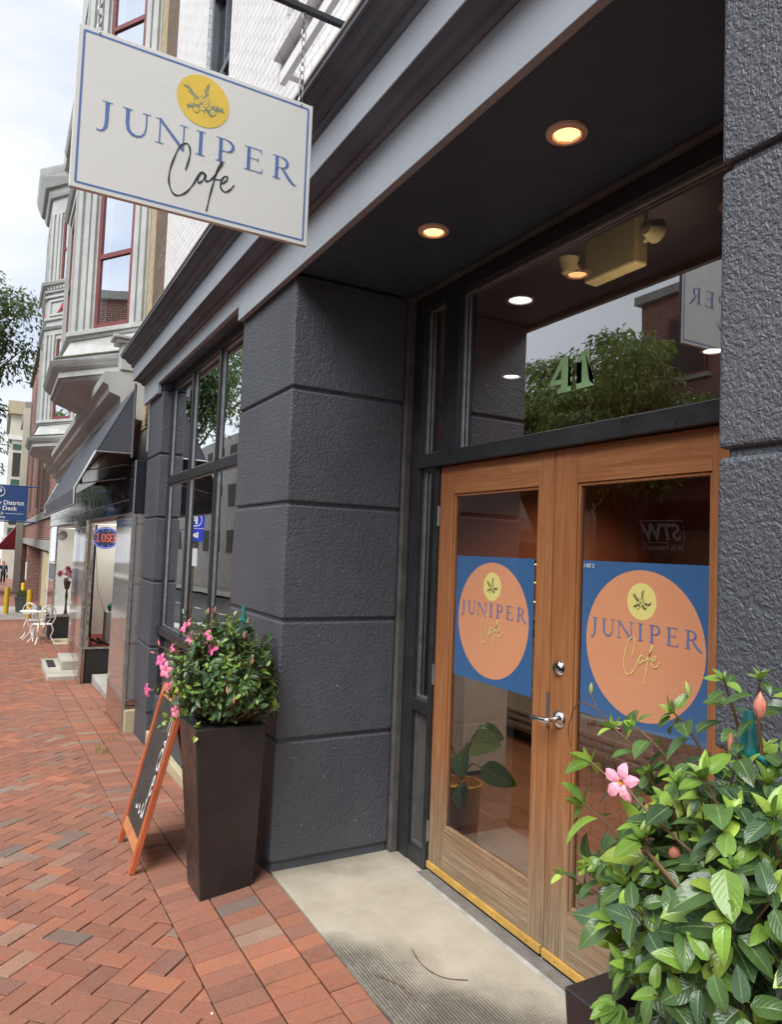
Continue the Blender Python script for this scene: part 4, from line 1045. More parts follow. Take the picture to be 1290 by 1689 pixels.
    for k in range(8):
        p_ = Vector((-.90+random.uniform(-.01, .08), .975+random.uniform(-.015, .02), .878+random.uniform(0, .03)))
        L = random.uniform(.04, .06); d0 = Vector((-.3+.2*k/9, -.8, -.1))
        for a in (-1.1, -.5, 0, .5, 1.1):
            dd = Quaternion(Vector((0, -.3, 1)).normalized(), a) @ d0; leaf(lm, p_, dd, Vector((0, -.4, 1)), L*(1-.22*abs(a)), L*.55, random.choice(GR_L[:3]), curl=.25, ns=5, nw=2)
    lm.build('foliage', 'leaf', t_, smooth=True, recalc=False, autos=False)
    fpos = Vector((-.838, .90, 1.308))
    sm.tube(smoothpts([(-.66, .95, 1.20), (-.72, .91, 1.25), (-.79, .90, 1.285), (-.825, .902, 1.306)], 5), .0024, 6, False)
    sm.tube(smoothpts([(-.62, .93, 1.02), (-.66, .90, 1.12), (-.69, .88, 1.19), (-.77, .88, 1.235)], 5), .0030, 6, False)
    sm.tube(smoothpts([(-.945, 1.0, 1.36), (-.99, 1.0, 1.385), (-1.04, 1.0, 1.385), (-1.063, 1.0, 1.34), (-1.06, 1.0, 1.31), (-1.05, 1.0, 1.285)], 6), .0014, 5, False)
    sm.tube(smoothpts([(-.99, 1.0, 1.385), (-1.0, 1.0, 1.40), (-1.006, 1.0, 1.41)], 4), .0012, 5, False)
    sm.build('stem', 'stem_brown', t_, smooth=True)
    fm = MB(); flower(fm, fpos, Vector((.25, -1, .12)), .033, (.88, .36, .47), None); fm.build('flower', ['petal', 'flower_throat'], t_, smooth=True, recalc=False)
    for p_, d_, L_, r_, nm, mt_ in (((-.705, .99, 1.41), (0, 0, -1), .045, .0045, 'flower_bud', 'bud_pink'), ((-.625, .94, 1.455), (0, 0, 1), .036, .009, 'flower_bud', 'bud_pink'), ((-.745, .92, 1.225), (.1, -.4, .6), .018, .009, 'flower_bud', 'bud_pink'),
            ((-.76, .93, 1.13), (.4, 0, .4), .03, .005, 'flower_bud', 'bud_pink'), ((-1.006, 1.0, 1.41), (0, 0, 1), .022, .0045, 'green_bud', 'bud_green'), ((-.78, .99, 1.45), (-.3, 0, 1), .025, .005, 'green_bud', 'bud_green')):
        bm_ = MB(); bud(bm_, Vector(p_), Vector(d_), L_, r_); bm_.build(nm, mt_, t_, smooth=True)
    dl = MB(); random.seed(31)
    for p_ in ((-.62, .90, .98), (-.63, .91, .95), (-.80, .97, .91), (-.55, .90, 1.03)):
        leaf(dl, Vector(p_), Vector((.1, -.2, -1)), Vector((0, -1, .1)), .04, .012, (.30, .13, .05), ns=4, nw=1)
    dl.build('dry_leaf', 'dead_leaf', t_, recalc=False)
bush_near()
# teal watering spikes
def spike(loc, s, label):
    x, y, z = loc
    t_ = thing('watering_spike', label, 'plant stake', loc, 'teal plastic caps in the planters')
    mb = MB(); mb.lathe([(.0, z+.078*s), (.0095*s, z+.077*s), (.0105*s, z+.073*s), (.014*s, z+.045*s), (.0175*s, z+.012*s), (.0185*s, z)], (x, y, 0), 24); mb.build('cap', 'teal_plastic', t_, smooth=True)
    mb = MB(); mb.lathe([(.0165*s, z+.0115*s), (.0187*s, z+.0005*s), (.016*s, z-.016*s), (.004*s, z-.03*s), (.003*s, z-.12*s)], (x, y, 0), 20)
    mb.tube([(x+.01*s, y, z-.008*s), (x+.05*s, y-.004, z-.014*s)], [.005*s, .008*s], 10); mb.build('holder', 'teal_metal', t_, smooth=True)
spike((-.683, 1.0, 1.392), .72, 'teal cone shaped watering cap sticking out of the near right plant'); spike((-3.50, 1.10, 1.30), .8, 'small teal cap poking out of the top of the bush by the pillar')

# calathea
ca = thing('calathea_plant', 'broad leaved green houseplant just inside the left door', 'houseplant', (-3.50, 2.46, .3))
mb = MB(); sm = MB(); random.seed(5)
for k, (dx, dy, dz, L) in enumerate(((.30, -.10, .27, .27), (.12, -.1, .20, .22), (.26, .05, .12, .22), (-.1, -.15, .26, .2), (.05, .15, .3, .2), (.15, -.12, .02, .2), (-.15, .1, .15, .2), (.02, -.18, .1, .2))):
    a = Vector((-3.50, 2.46, .33)); e = a+Vector((dx*.6, dy*.6, dz)); sm.tube(smoothpts([a, (a+e)/2+Vector((0, 0, .06)), e], 4), .005, 6, False)
    leaf(mb, e, Vector((dx, dy, -.02 if k else .12)), Vector((.3, -.9, .6)), L, L*.62, (.28, .46, .14) if k == 0 else (.07, .17, .06), curl=.35, fold=.05, ns=8, nw=3)
mb.build('foliage', 'leaf', ca, smooth=True, recalc=False, autos=False); sm.build('stem', 'stem_green', ca, smooth=True)
mb = MB(); mb.lathe([(.10, .013), (.105, .02), (.125, .33), (.118, .33), (.11, .28)], (-3.50, 2.46, 0), 28)
settag(mb.build('plant_pot', 'yellow_pot', smooth=True), 'yellow round pot under the houseplant inside the left door', 'plant pot')
op = thing('oval_neon_sign', 'small oval neon sign low in the leftmost cafe window', 'neon sign', (-6.35, 1.56, 1.0))
fr = (Vector((-6.35, 1.56, 1.05)), XV, ZV); mb = MB(); mb.shape(fr, [(.17*math.cos(a), .12*math.sin(a)) for a in [k*.262 for k in range(24)]], -.01, .0); mb.build('backing', 'black_matte', op)
mb = MB(); mb.tube([(-6.35+.14*math.cos(a), 1.552, 1.05+.09*math.sin(a)) for a in [k*.262 for k in range(24)]], .005, 6, closed=True); mb.build('neon_tube', 'neon_red', op)

# ------------------------------------------------------------------ hanging sign
SX = -2.6
hs = thing('hanging_sign', 'white rectangular blade sign with blue border reading JUNIPER Cafe', 'sign', (SX, .57, 2.855))
wS, hS = .864, .572
fr = (Vector((SX, .138, 2.855)), YV, ZV); fb = (Vector((SX-.022, .138+wS, 2.855)), -YV, ZV)
mb = MB(); mb.box(SX-.021, SX-.001, .138, .138+wS, 2.855, 2.855+hS); mb.build('panel', 'sign_panel', hs, bevel=.002)
mb = MB()
for F_, h0 in ((fr, -.0004), (fb, -.0004)):
    ins, t_ = .019, .0075
    mb.m = 0
    mb.ribbon(F_, [(ins, ins, t_), (wS-ins, ins, t_)], h0); mb.ribbon(F_, [(ins, hS-ins, t_), (wS-ins, hS-ins, t_)], h0)
    mb.ribbon(F_, [(ins, ins, t_), (ins, hS-ins, t_)], h0+.0001); mb.ribbon(F_, [(wS-ins, ins, t_), (wS-ins, hS-ins, t_)], h0+.0001)
    mb.m = 1; disc(mb, F_, .499*wS, .512*wS, .112*wS, .0002)
    sprig(mb, F_, .50*wS, .51*wS, .098*wS, .0003, 3, 1, random.Random(9))
    mb.m = 0; word(mb, F_, wS, 0, .0002)
    mb.m = 2; script(mb, F_, wS, 0, .0006, .0078)
mb.build('lettering', ['logo_blue', 'logo_yellow', 'logo_ink', 'logo_leaf'], hs, recalc=False)
def chain(y, z0, z1, n):
    mb = MB(); L = (z1-z0)/n
    for k in range(n):
        cz = z0+L*(k+.5); a = R(20) if k % 2 else R(110); hw, hl = L*.30, L*.64
        P = []
        for j in range(14):
            t_ = 2*math.pi*j/14; x, z = hw*math.cos(t_), hl*math.sin(t_)
            P.append((SX-.011+x*math.cos(a), y+x*math.sin(a), cz+z))
        mb.tube(P, .0022, 6, closed=True)
    return mb
for y in (.205, .952):
    mb = chain(y, 3.415, 3.80, 11)
    mb.build('chain', 'hinge_metal', hs, smooth=True)
    mb = MB(); mb.tube([(SX-.011+.012*math.cos(a), y, 3.418+.012*math.sin(a)) for a in [k*.524 for k in range(12)]], .003, 6, closed=True)
    mb.lathe([(.004, 3.408), (.009, 3.408), (.009, 3.418), (.004, 3.418)], (SX-.011, y, 0), 10); mb.build('eye_bolt', 'chrome', hs, smooth=True)
    mb = MB(); mb.tube(smoothpts([(SX-.011, y-.012, 3.745), (SX-.011, y-.016, 3.78), (SX-.011, y, 3.80), (SX-.011, y+.016, 3.78), (SX-.011, y+.006, 3.74), (SX-.011, y-.012, 3.745)], 4), .0032, 6); mb.build('carabiner', 'hinge_metal', hs, smooth=True)
sb = thing('sign_bracket', 'thin dark metal bracket bar projecting from the white brick over the hanging sign', 'bracket', (SX-.011, 1.42, 3.82))
mb = MB(); mb.box(SX-.023, SX+.001, .06, 1.40, 3.808, 3.832); mb.build('bar', 'black_frame', sb, bevel=.003)
mb = MB(); mb.box(SX-.06, SX+.04, 1.40, 1.418, 3.74, 3.90); mb.build('wall_plate', 'black_frame', sb, bevel=.003)
wl = thing('wall_light', 'small glass and metal light fitting on top of the dark cornice', 'wall light', (-2.72, 1.3, 3.70))
mb = MB(); mb.lathe([(.0, 4.02), (.06, 4.015), (.065, 3.97), (.05, 3.965)], (-2.78, 1.3, 0), 20); mb.tube([(-2.78, 1.3, 4.01), (-2.78, 1.40, 4.02)], .012, 8); mb.build('lamp_cap', 'hinge_metal', wl, smooth=True)
mb = MB(); mb.lathe([(.048, 3.965), (.055, 3.92), (.045, 3.87), (.02, 3.85)], (-2.78, 1.3, 0), 20); mb.build('lamp_globe', 'white_paint', wl, smooth=True)

# ------------------------------------------------------------------ A-frame chalkboard
af = thing('chalkboard_sign', 'orange wooden A-frame chalkboard with white chalk writing leaning beside the planter', 'sandwich board', (-4.28, .9, gz(-4.28)))
fz = lambda x: gz(x)+.004
bot = [Vector((-4.03, .725, fz(-4.03))), Vector((-4.55, .745, fz(-4.55)))]; top = [Vector((-4.03, .955, .815)), Vector((-4.55, .965, .80))]
ax_ = (bot[1]-bot[0]).normalized(); upv = (top[0]-bot[0]).normalized(); nr = upv.cross(ax_).normalized()
if nr.y > 0: nr = -nr
def bar3(mb, a, b_, w, th, side):
    """rectangular bar a->b, w along side vector, th along normal"""
    d = (b_-a).normalized(); n_ = d.cross(side).normalized()
    ring = lambda p: [p-side*w/2-n_*th/2, p+side*w/2-n_*th/2, p+side*w/2+n_*th/2, p-side*w/2+n_*th/2]
    mb.loft([ring(a), ring(b_)])
for i in (0, 1):
    mb = MB(); bar3(mb, bot[i], top[i], .045, .03, ax_); mb.build('front_leg', 'orange_wood', af, bevel=.003)
q0, q1 = lerp(bot[0], top[0], .13), lerp(bot[1], top[1], .13); r0, r1 = lerp(bot[0], top[0], .955), lerp(bot[1], top[1], .955)
for g0, g1 in ((q0, q1), (r0, r1)):
    mb = MB(); bar3(mb, g0+ax_*.023, g1-ax_*.023, .06, .028, upv); mb.build('cross_rail', 'orange_wood_light', af, bevel=.003)
mb = MB(); A0, A1, B1, B0 = q0+ax_*.02, q1-ax_*.02, r1-ax_*.02, r0+ax_*.02
for p_ in (0,): mb.loft([[A0-nr*.003, A1-nr*.003, B1-nr*.003, B0-nr*.003], [A0+nr*.003, A1+nr*.003, B1+nr*.003, B0+nr*.003]])
mb.build('slate', 'chalkboard', af)
# chalk writing: reads left to right seen from the street
OX = q1+nr*.004; fr = (OX, -ax_, upv); mb = MB(); H_ = (r0-q0).length; WB = (q1-q0).length
def scribble(txt, x, y, s, w):
    G = {'O': [(.5, 1), (.15, .8), (.05, .4), (.35, 0), (.75, .1), (.95, .55), (.75, .95), (.5, 1)], 'p': [(.1, .6), (.15, -.4), (.12, .3), (.4, .65), (.7, .4), (.5, .02), (.2, .1)], 'e': [(.1, .3), (.6, .4), (.5, .65), (.2, .5), (.15, .15), (.45, 0), (.8, .2)],
         'n': [(.1, .6), (.12, 0), (.2, .45), (.5, .62), (.62, .3), (.65, 0), (.8, .05)], 'I': [(.3, 1), (.35, 0)], 'c': [(.75, .5), (.45, .65), (.12, .3), (.4, 0), (.8, .15)], 'd': [(.7, .55), (.35, .6), (.1, .25), (.4, 0), (.7, .3), (.78, 1), (.72, .3), (.85, .02)],
         'C': [(.9, .8), (.6, 1), (.15, .75), (.08, .3), (.4, 0), (.9, .2)], 'o': [(.5, .6), (.15, .4), (.2, .05), (.6, .05), (.75, .4), (.5, .6), (.8, .55)], 'f': [(.8, .9), (.5, 1), (.4, .5), (.35, -.3)], 'l': [(.2, .1), (.6, .8), (.4, 1), (.3, .3), (.5, 0), (.8, .1)],
         'a': [(.7, .55), (.3, .6), (.1, .25), (.4, 0), (.65, .3), (.7, .6), (.72, .1), (.9, .05)], 't': [(.4, 1), (.38, .1), (.6, 0), (.4, .6), (.15, .65), (.7, .68)], 's': [(.7, .6), (.3, .6), (.25, .4), (.65, .25), (.5, 0), (.15, .05)], ' ': None}
    for ch in txt:
        g = G.get(ch)
        if g: mb.ribbon(fr, [(p_.x*s*w+x, p_.y*s+y, .013) for p_ in smoothpts([(a, b_, 0) for a, b_ in g], 4)], h=.0003+x*.0004)
        x += s*w*1.0
scribble('Open', .02, H_*.76, .19, .60); scribble('Iced', .03, H_*.50, .19, .58); scribble('Coffee', .02, H_*.33, .16, .46); scribble('Cold', .05, H_*.16, .16, .58)
for k in range(4): mb.ribbon(fr, [(x_, H_*(.70-.005*k)+.012*math.sin(x_*30+k), .010) for x_ in [.04+.05*j for j in range(8+k % 2)]], .0002)
mb.build('chalk_writing', 'chalk', af, recalc=False)
mb = MB(); bb = [Vector((-4.06, 1.19, fz(-4.06))), Vector((-4.52, 1.19, fz(-4.52)))]; tb_ = [Vector((-4.06, .975, .79)), Vector((-4.52, .985, .775))]
for i in (0, 1):
    mb = MB(); bar3(mb, bb[i], tb_[i], .04, .022, ax_); mb.build('rear_leg', 'orange_wood', af, bevel=.003)
mb = MB(); bar3(mb, lerp(bb[0], tb_[0], .12)+ax_*.02, lerp(bb[1], tb_[1], .12)-ax_*.02, .05, .02, upv); mb.build('rear_rail', 'orange_wood_light', af)
mb = MB(); mb.box(-4.50, -4.08, .955, .998, .765, .79); mb.build('top_block', 'orange_wood_light', af)

# ------------------------------------------------------------------ SHOP NEXT DOOR
shop = thing('shop_building', 'grey trimmed Victorian building with oriel windows over a black glass shopfront', 'building', (-14, 1.5, 0))
FX0, FX1 = -7.99, -21.4
bx('brown_brick_pier', 'brown_brick', shop, -8.62, -7.93, WY, 2.2, 3.0, 10.3)
bx('tan_brick_wall', 'tan_brick', shop, FX1, -8.621, WY+.03, 2.2, 3.0, 10.3)
bx('brown_brick_pier', 'brown_brick', shop, -7.99, -7.705, 1.40, 1.7, -.6, 2.99)
bx('conduit', 'stone_grey', shop, -7.96, -7.90, 1.34, 1.38, 2.62, 3.3)
# roof cornice
mb = MB(); mb.prism([(1.45, 9.65), (1.25, 9.7), (1.22, 9.95), (1.05, 10.0), (1.0, 10.15), (.85, 10.2), (.82, 10.4), (2.2, 10.5), (2.2, 9.65)], FX1, -7.95); mb.build('roof_cornice', 'trim_grey', shop)
# belt cornice
mb = MB(); mb.prism([(1.45, 3.12), (1.30, 3.14), (1.28, 3.24), (1.2, 3.27), (1.18, 3.38), (1.06, 3.42), (1.04, 3.50), (.98, 3.53), (.97, 3.62), (1.0, 3.66), (1.45, 3.72)], FX1, -9.0); mb.build('belt_cornice', 'trim_grey', shop)
bx('frieze_wall', 'trim_grey', shop, FX1, -8.0, 1.46, 1.7, 2.45, 3.12)

def facet_frame(A, B):
    ux = Vector((B[0]-A[0], B[1]-A[1], 0)); L = ux.length; ux.normalize(); n_ = ux.cross(ZV); return ux, n_, L
def oriel(ox, label, lift=0):
    plan = [(-9.2, 1.44), (-10.35, .70), (-12.0, .70), (-13.15, 1.44)]
    plan = [(x+ox, y) for x, y in plan]
    def off(p, d):
        return [(p[0][0]+d, 1.44), (p[1][0]+d*.45, p[1][1]-d), (p[2][0]-d*.45, p[2][1]-d), (p[3][0]-d, 1.44)]
    def slab(mb, d0, d1, z0, z1):
        mb.loft([[(x, y, z0) for x, y in off(plan, d0)], [(x, y, z1) for x, y in off(plan, d1)]])
    body = MB()
    slab(body, -.055, -.055, 4.3, 10.0)
    bo = body.build('oriel', 'interior_dark', shop); bo['label'] = label
    tr = MB()
    # skirt, sill and base
    slab(tr, .07, .07, 4.33, 4.39); slab(tr, .02, .045, 4.28, 4.33)
    slab(tr, .12, .0, 4.02, 4.28); slab(tr, .17, .15, 3.97, 4.02)
    slab(tr, .20, .24, 3.90, 3.97); slab(tr, .14, .20, 3.84, 3.90); slab(tr, .13, .13, 3.76, 3.84); slab(tr, .07, .11, 3.71, 3.76)
    # inverted pyramid
    P = off(plan, .07); ap_ = (plan[0][0]+plan[3][0])/2
    tr.loft([[(x, y, 3.71) for x, y in P], [(lerp(ap_, x, .45), lerp(1.44, y, .25), 3.42) for x, y in P]])
    # mid band with dentils, upper cornice
    slab(tr, .03, .03, 6.42, 6.55); slab(tr, .06, .10, 6.55, 6.62); slab(tr, .0, .0, 6.62, 7.45); slab(tr, .05, .05, 6.78, 6.83); slab(tr, .05, .05, 7.32, 7.37)
    slab(tr, .06, .06, 7.45, 7.49); slab(tr, .12, .15, 7.60, 7.68); slab(tr, .08, .08, 7.56, 7.60); slab(tr, .02, .02, 7.49, 7.60)
    slab(tr, .02, .02, 9.35, 9.75+lift)
    for d0, d1, z0, z1 in ((.08, .12, 9.75, 9.85), (.12, .12, 9.85, 9.95), (.2, .3, 9.95, 10.2), (.3, .34, 10.2, 10.36)): slab(tr, d0, d1, z0+lift, z1+lift)
    tr.build('oriel_trim', 'trim_grey', bo, bevel=.006)
    ms = MB(); slab(ms, .19, .19, 4.021, 4.03); ms.build('mossy_ledge', 'trim_moss', bo)
    for A, B in ((plan[0], plan[1]), (plan[1], plan[2]), (plan[2], plan[3])):
        dn_ = MB(); orn = MB(); pnl = MB()
        ux, n_, L = facet_frame(A, B)
        if n_.y > 0: n_ = -n_
        O = Vector((A[0], A[1], 0))
        def q(mb, s0, s1, d0, d1, z0, z1):
            P0 = [O+ux*s+n_*d for s, d in ((s0, d0), (s1, d0), (s1, d1), (s0, d1))]
            mb.loft([[Vector((p_.x, p_.y, z0)) for p_ in P0], [Vector((p_.x, p_.y, z1)) for p_ in P0]])
        w0, w1 = (.28, L-.42) if L < 1.5 else (.3, L-.3)
        for z0, z1 in ((4.39, 6.42), (7.68, 9.35)):
            for a, b_ in ((.0, w0), (w1, L)):
                post = MB(); q(post, a, b_, -.05, .0, z0, z1)
                nf = max(2, int(round((b_-a)/.14)))
                for k in range(nf): q(post, a+(k+.2)*(b_-a)/nf, a+(k+.8)*(b_-a)/nf, -.002, .028 if k % 2 else .04, z0, z1)
                post.build('corner_post', 'trim_grey', bo, bevel=.004)
            hd = MB(); q(hd, w0, w1, -.05, .0, z1-.10, z1); hd.build('lintel', 'trim_grey', bo)
            zz0, zz1 = z0+.02, z1-.10; zm = (zz0+zz1)/2; win = MB()
            for a, b_, c_, d_ in ((w0, w0+.055, zz0, zz1), (w1-.055, w1, zz0, zz1)): q(win, a, b_, -.045, -.008, c_, d_)
            q(win, w0+.05, w1-.05, -.045, -.010, zz0, zz0+.06); q(win, w0+.05, w1-.05, -.045, -.010, zz1-.05, zz1); q(win, w0+.05, w1-.05, -.045, -.004, zm-.03, zm+.03)
            win.build('red_sash', 'sash_red', bo)
            a, b_ = O+ux*(w0+.05)-n_*.03, O+ux*(w1-.05)-n_*.03
            gl = MB(); gl.face([(a.x, a.y, zz0), (b_.x, b_.y, zz0), (b_.x, b_.y, zz1), (a.x, a.y, zz1)]); gl.build('pane', 'glass_upper', bo, recalc=False)
            for s0, s1, zlo in ((w0+.05, w0+.05+(w1-w0)*.32, zz0), (w1-(w1-w0)*.36, w1-.05, zz0), (w0+.05, w1-.05, zz0+.002)):
                cur = MB(); K = 14; top_, bo_ = [], []
                for k in range(K+1):
                    s = lerp(s0, s1, k/K); off_ = .046+.006*math.sin(k*2.1)+(.004 if zlo != zz0 else 0); p_ = O+ux*s-n_*off_; top_.append((p_.x, p_.y, zz1))
                    tgt = s if zlo != zz0 else (s0 if s0 < (w0+w1)/2-.01 else s1); p2 = O+ux*lerp(s, tgt, .35)-n_*off_; bo_.append((p2.x, p2.y, zlo))
                for k in range(K): cur.face([top_[k], top_[k+1], bo_[k+1], bo_[k]])
                cur.build('curtain', 'curtain', bo, recalc=False)
        for k in range(int(L/.11)): q(dn_, .03+k*.11, .03+k*.11+.06, .02, .075, 7.50, 7.56)
        # panel frame and red ornament
        for a, b_, c_, d_ in ((.12, L-.12, 6.88, 6.93), (.12, L-.12, 7.22, 7.27), (.12, .17, 6.93, 7.22), (L-.17, L-.12, 6.93, 7.22)): q(pnl, a, b_, .0, .03, c_, d_)
        cO = O+ux*(L/2)+n_*.005+ZV*7.06; F2 = (cO, (-ux if ux.cross(ZV).dot(n_) < 0 else ux), ZV)
        for k in range(9):
            a = math.pi*k/8; rr = .13
            orn.shape(F2, [(rr*math.cos(a)+.035*math.cos(t_), rr*.8*math.sin(a)-.03+.035*math.sin(t_)) for t_ in [j*.785 for j in range(8)]], 0, .025+k*.0005)
        orn.shape(F2, [(.085*math.cos(t_), .085*math.sin(t_)) for t_ in [j*.393 for j in range(16)]], 0, .034)
        for sgn in (-1, 1): orn.shape(F2, [(sgn*.08, -.02), (sgn*.22, -.13), (sgn*.30, -.12), (sgn*.22, -.06), (sgn*.13, .05)], 0, .022)
        dn_.build('dentil_row', 'trim_grey', bo); pnl.build('panel_frame', 'trim_grey', bo, bevel=.004); orn.build('red_ornament', 'ornament_red', bo)
oriel(0, 'nearer oriel window with red sashes', 1.6); oriel(-8.35, 'farther oriel window with red leaf ornament')
# bracket end of the shop cornice beside the cafe
mb = MB(); mb.box(-9.19, -8.98, 1.16, 1.44, 3.70, 4.02); mb.box(-9.22, -8.95, 1.10, 1.44, 4.02, 4.07); mb.box(-9.25, -8.92, 1.06, 1.44, 4.07, 4.11); mb.build('cornice_bracket', 'trim_grey', shop, bevel=.01)
# black fascia band
mb = MB(); mb.box(FX1, -7.76, 1.22, 1.45, 1.955, 2.50); mb.build('black_fascia', 'black_gloss', shop, bevel=.004)
mb = MB(); mb.box(FX1, -8.2, 1.212, 1.219, 2.10, 2.106); mb.box(FX1, -7.755, 1.21, 1.222, 1.94, 1.954); mb.box(-7.775, -7.757, 1.205, 1.219, 1.955, 2.50); mb.build('fascia_trim', 'silver_trim', shop)
bx('soffit_panel', 'white_wall', shop, FX1, -7.8, 1.25, 2.6, 1.90, 1.953)
# pilasters
def pil(x0, x1, ztile, y0=1.212, dp=.2):
    mb = MB(); mb.box(x0, x1, y0, y0+dp, gz(x1)-.3, ztile); mb.build('tiled_pilaster', 'polished_tile', shop, bevel=.003)
    mb = MB(); mb.box(x0, x1, y0+.002, y0+dp, ztile+.02, 1.94); mb.build('upper_pilaster', 'reflection_tile', shop, bevel=.003)  # upper stone as below, coloured with the reflection it carries
    mb = MB(); mb.box(x0-.004, x1+.004, y0-.008, y0+dp, ztile, ztile+.02); mb.box(x1-.002, x1+.014, y0-.008, y0+.03, gz(x1)-.3, 1.94); mb.build('pilaster_edge', 'silver_trim', shop)
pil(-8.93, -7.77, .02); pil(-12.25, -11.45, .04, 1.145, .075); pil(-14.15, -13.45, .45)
# display boxes facing us
def display(xf, xb, y0, y1, zs, label_b='display_box'):
    mb = MB(); mb.box(xb, xf, y0, y1, gz(xf)-.2, zs-.03); mb.build('bulkhead', 'black_matte', shop, bevel=.003)
    mb = MB(); mb.box(xb-.01, xf+.012, y0-.01, y1+.01, zs-.03, zs); mb.build('display_sill', 'silver_trim', shop)
    mb = MB(); mb.box(xb-.05, xb, y0, y1, zs, 1.9); mb.box(xb, xf-.02, y1-.03, y1, zs, 1.9); mb.build('display_back', 'white_wall', shop)
    mb = MB(); mb.box(xb, xf-.03, y0+.02, y1-.04, zs, zs+.015); mb.build('display_floor', 'display_red' if xf > -15 else 'white_wall', shop)
    pane(-1, -1, 0, 0, 0, 'x') if 0 else None
    p_ = MB(); p_.face([(xf-.01, y0, zs), (xf-.01, y1, zs), (xf-.01, y1, 1.93), (xf-.01, y0, 1.93)]); p_.build('display_glass', 'glass_clear', shop, recalc=False)
    p_ = MB(); p_.face([(xf-.03, y0+.005, zs), (xb, y0+.005, zs), (xb, y0+.005, 1.93), (xf-.03, y0+.005, 1.93)]); p_.build('display_glass', 'glass', shop, recalc=False)
    mb = MB(); mb.box(xf-.03, xf+.01, y0-.012, y0+.03, zs, 1.95); mb.box(xf-.012, xf+.008, y0+.03, y1, 1.90, 1.95); mb.build('display_frame', 'silver_trim', shop)
display(-11.47, -12.9, 1.225, 2.5, .06); display(-18.87, -21.2, 1.235, 2.5, -.2)
for (lx, ly, lz) in ((-12.1, 1.7, 1.75), (-19.9, 1.8, 1.75), (-10.2, 1.9, 1.8)):
    l = bpy.data.lights.new('display_lamp', 'POINT'); l.energy = 11; l.color = (1, .93, .82); l.shadow_soft_size = .1
    lo = bpy.data.objects.new('display_lamp', l); lo.location = (lx, ly, lz); S.collection.objects.link(lo)
# recess walls, door, column
bx('recess_wall', 'white_wall', shop, -11.4, -8.9, 2.5, 2.6, -.8, 1.95); bx('recess_wall', 'brown_brick', shop, -8.92, -8.8, 1.42, 2.6, -.8, 1.95)
bx('recess_wall', 'white_wall', shop, -18.8, -13.0, 2.5, 2.6, -1.3, 1.95); bx('recess_wall', 'white_wall', shop, -21.4, -21.27, 1.23, 2.6, -1.6, 1.95)
bx('recess_floor', 'stone_grey', shop, -11.42, -8.94, 1.335, 2.5, -.9, -.335); bx('entrance_floor', 'beige_stone', shop, -18.8, -14.2, 1.24, 2.5, -1.4, -.74)
bx('black_column', 'black_gloss', shop, -13.40, -12.42, 1.185, 1.40, -.40, 1.95); bx('door_surround', 'silver_trim', shop, -12.41, -12.26, 1.19, 1.35, -.5, 1.94)
mb = MB(); mb.box(-13.72, -11.95, .775, 1.205, -.7, gz(-12.2)+.075); mb.build('entrance_step', 'concrete_pale', shop, bevel=.01)
mb = MB(); mb.box(-13.40, -12.5, 1.00, 1.213, gz(-12.2)+.076, gz(-12.2)+.21); mb.build('door_step', 'concrete_pale', shop, bevel=.008)
mb = MB(); mb.box(-13.55, -12.80, .83, .95, gz(-12.2)+.076, gz(-12.2)+.080); settag(mb.build('floor_grate', 'black_matte'), 'small black metal grate on the pale entrance step', 'grate')
# awning
aw = thing('shop_awning', 'dark grey sloped fabric awning with open side over the shopfront', 'awning', (-10.7, 1.2, 2.0))
xa, xb = -8.0, -13.35
T0, T1, T2, T3 = (1.215, 3.33), (.845, 2.583), (.66, 2.185), (.662, 2.01)
mb = MB()
def sheet(mb, p0, p1, x0, x1, n=10, sag=.012):
    for k in range(n):
        a, b_ = lerp(x0, x1, k/n), lerp(x0, x1, (k+1)/n)
        s0, s1 = (sag if k % 3 == 1 else 0), (sag if (k+1) % 3 == 1 else 0)
        mb.face([(a, p0[0], p0[1]), (b_, p0[0], p0[1]), (b_, p1[0], p1[1]), (a, p1[0], p1[1])])
sheet(mb, T0, T2, xa, xb); sheet(mb, T2, T3, xa, xb)
bm = mb.build('fabric', 'awning_fabric', aw, recalc=False)
sf = bm.modifiers.new('solid', 'SOLIDIFY'); sf.thickness = .006
for x in (xa-.004, xb):
    mb = MB(); mb.prism([T0, (T1[0]+.003, T1[1]+.003), (1.215, 2.60)], x, x+.004, 'x'); mb.build('side_valance', 'awning_fabric', aw)
for x in (xa, xb):
    mb = MB()
    def yz(p_): return Vector((x, p_[0]+.0, p_[1]-.0))
    mb.tube([yz(T1), yz(T2), yz(T3)], .016, 8); mb.build('silver_arm', 'silver_trim', aw, smooth=True)
mb = MB(); mb.tube([(xa, T1[0], T1[1]), (xa, 1.215, 2.59)], .009, 8); mb.tube([(xa, T3[0], T3[1]), (xb, T3[0], T3[1])], .012, 8)
for z, y in ((2.4, .765), (2.25, .70)): mb.tube([(xa-.3, 1.2, z+.1), (xa-.3, y+.02, z)], .008, 6)
for x in (-9.8, -11.6): mb.tube([(x, 1.21, 2.9), (x, .68, 2.19)], .01, 6)
mb.tube([(xa, 1.20, 2.55), (xa, 1.20, 3.35)], .012, 6)
mb.build('frame_rod', 'hinge_metal', aw, smooth=True)
mb = MB(); mb.box(-13.30, -12.9, .655, .6565, 2.05, 2.12); mb.build('valance_label', 'stone_grey', aw)
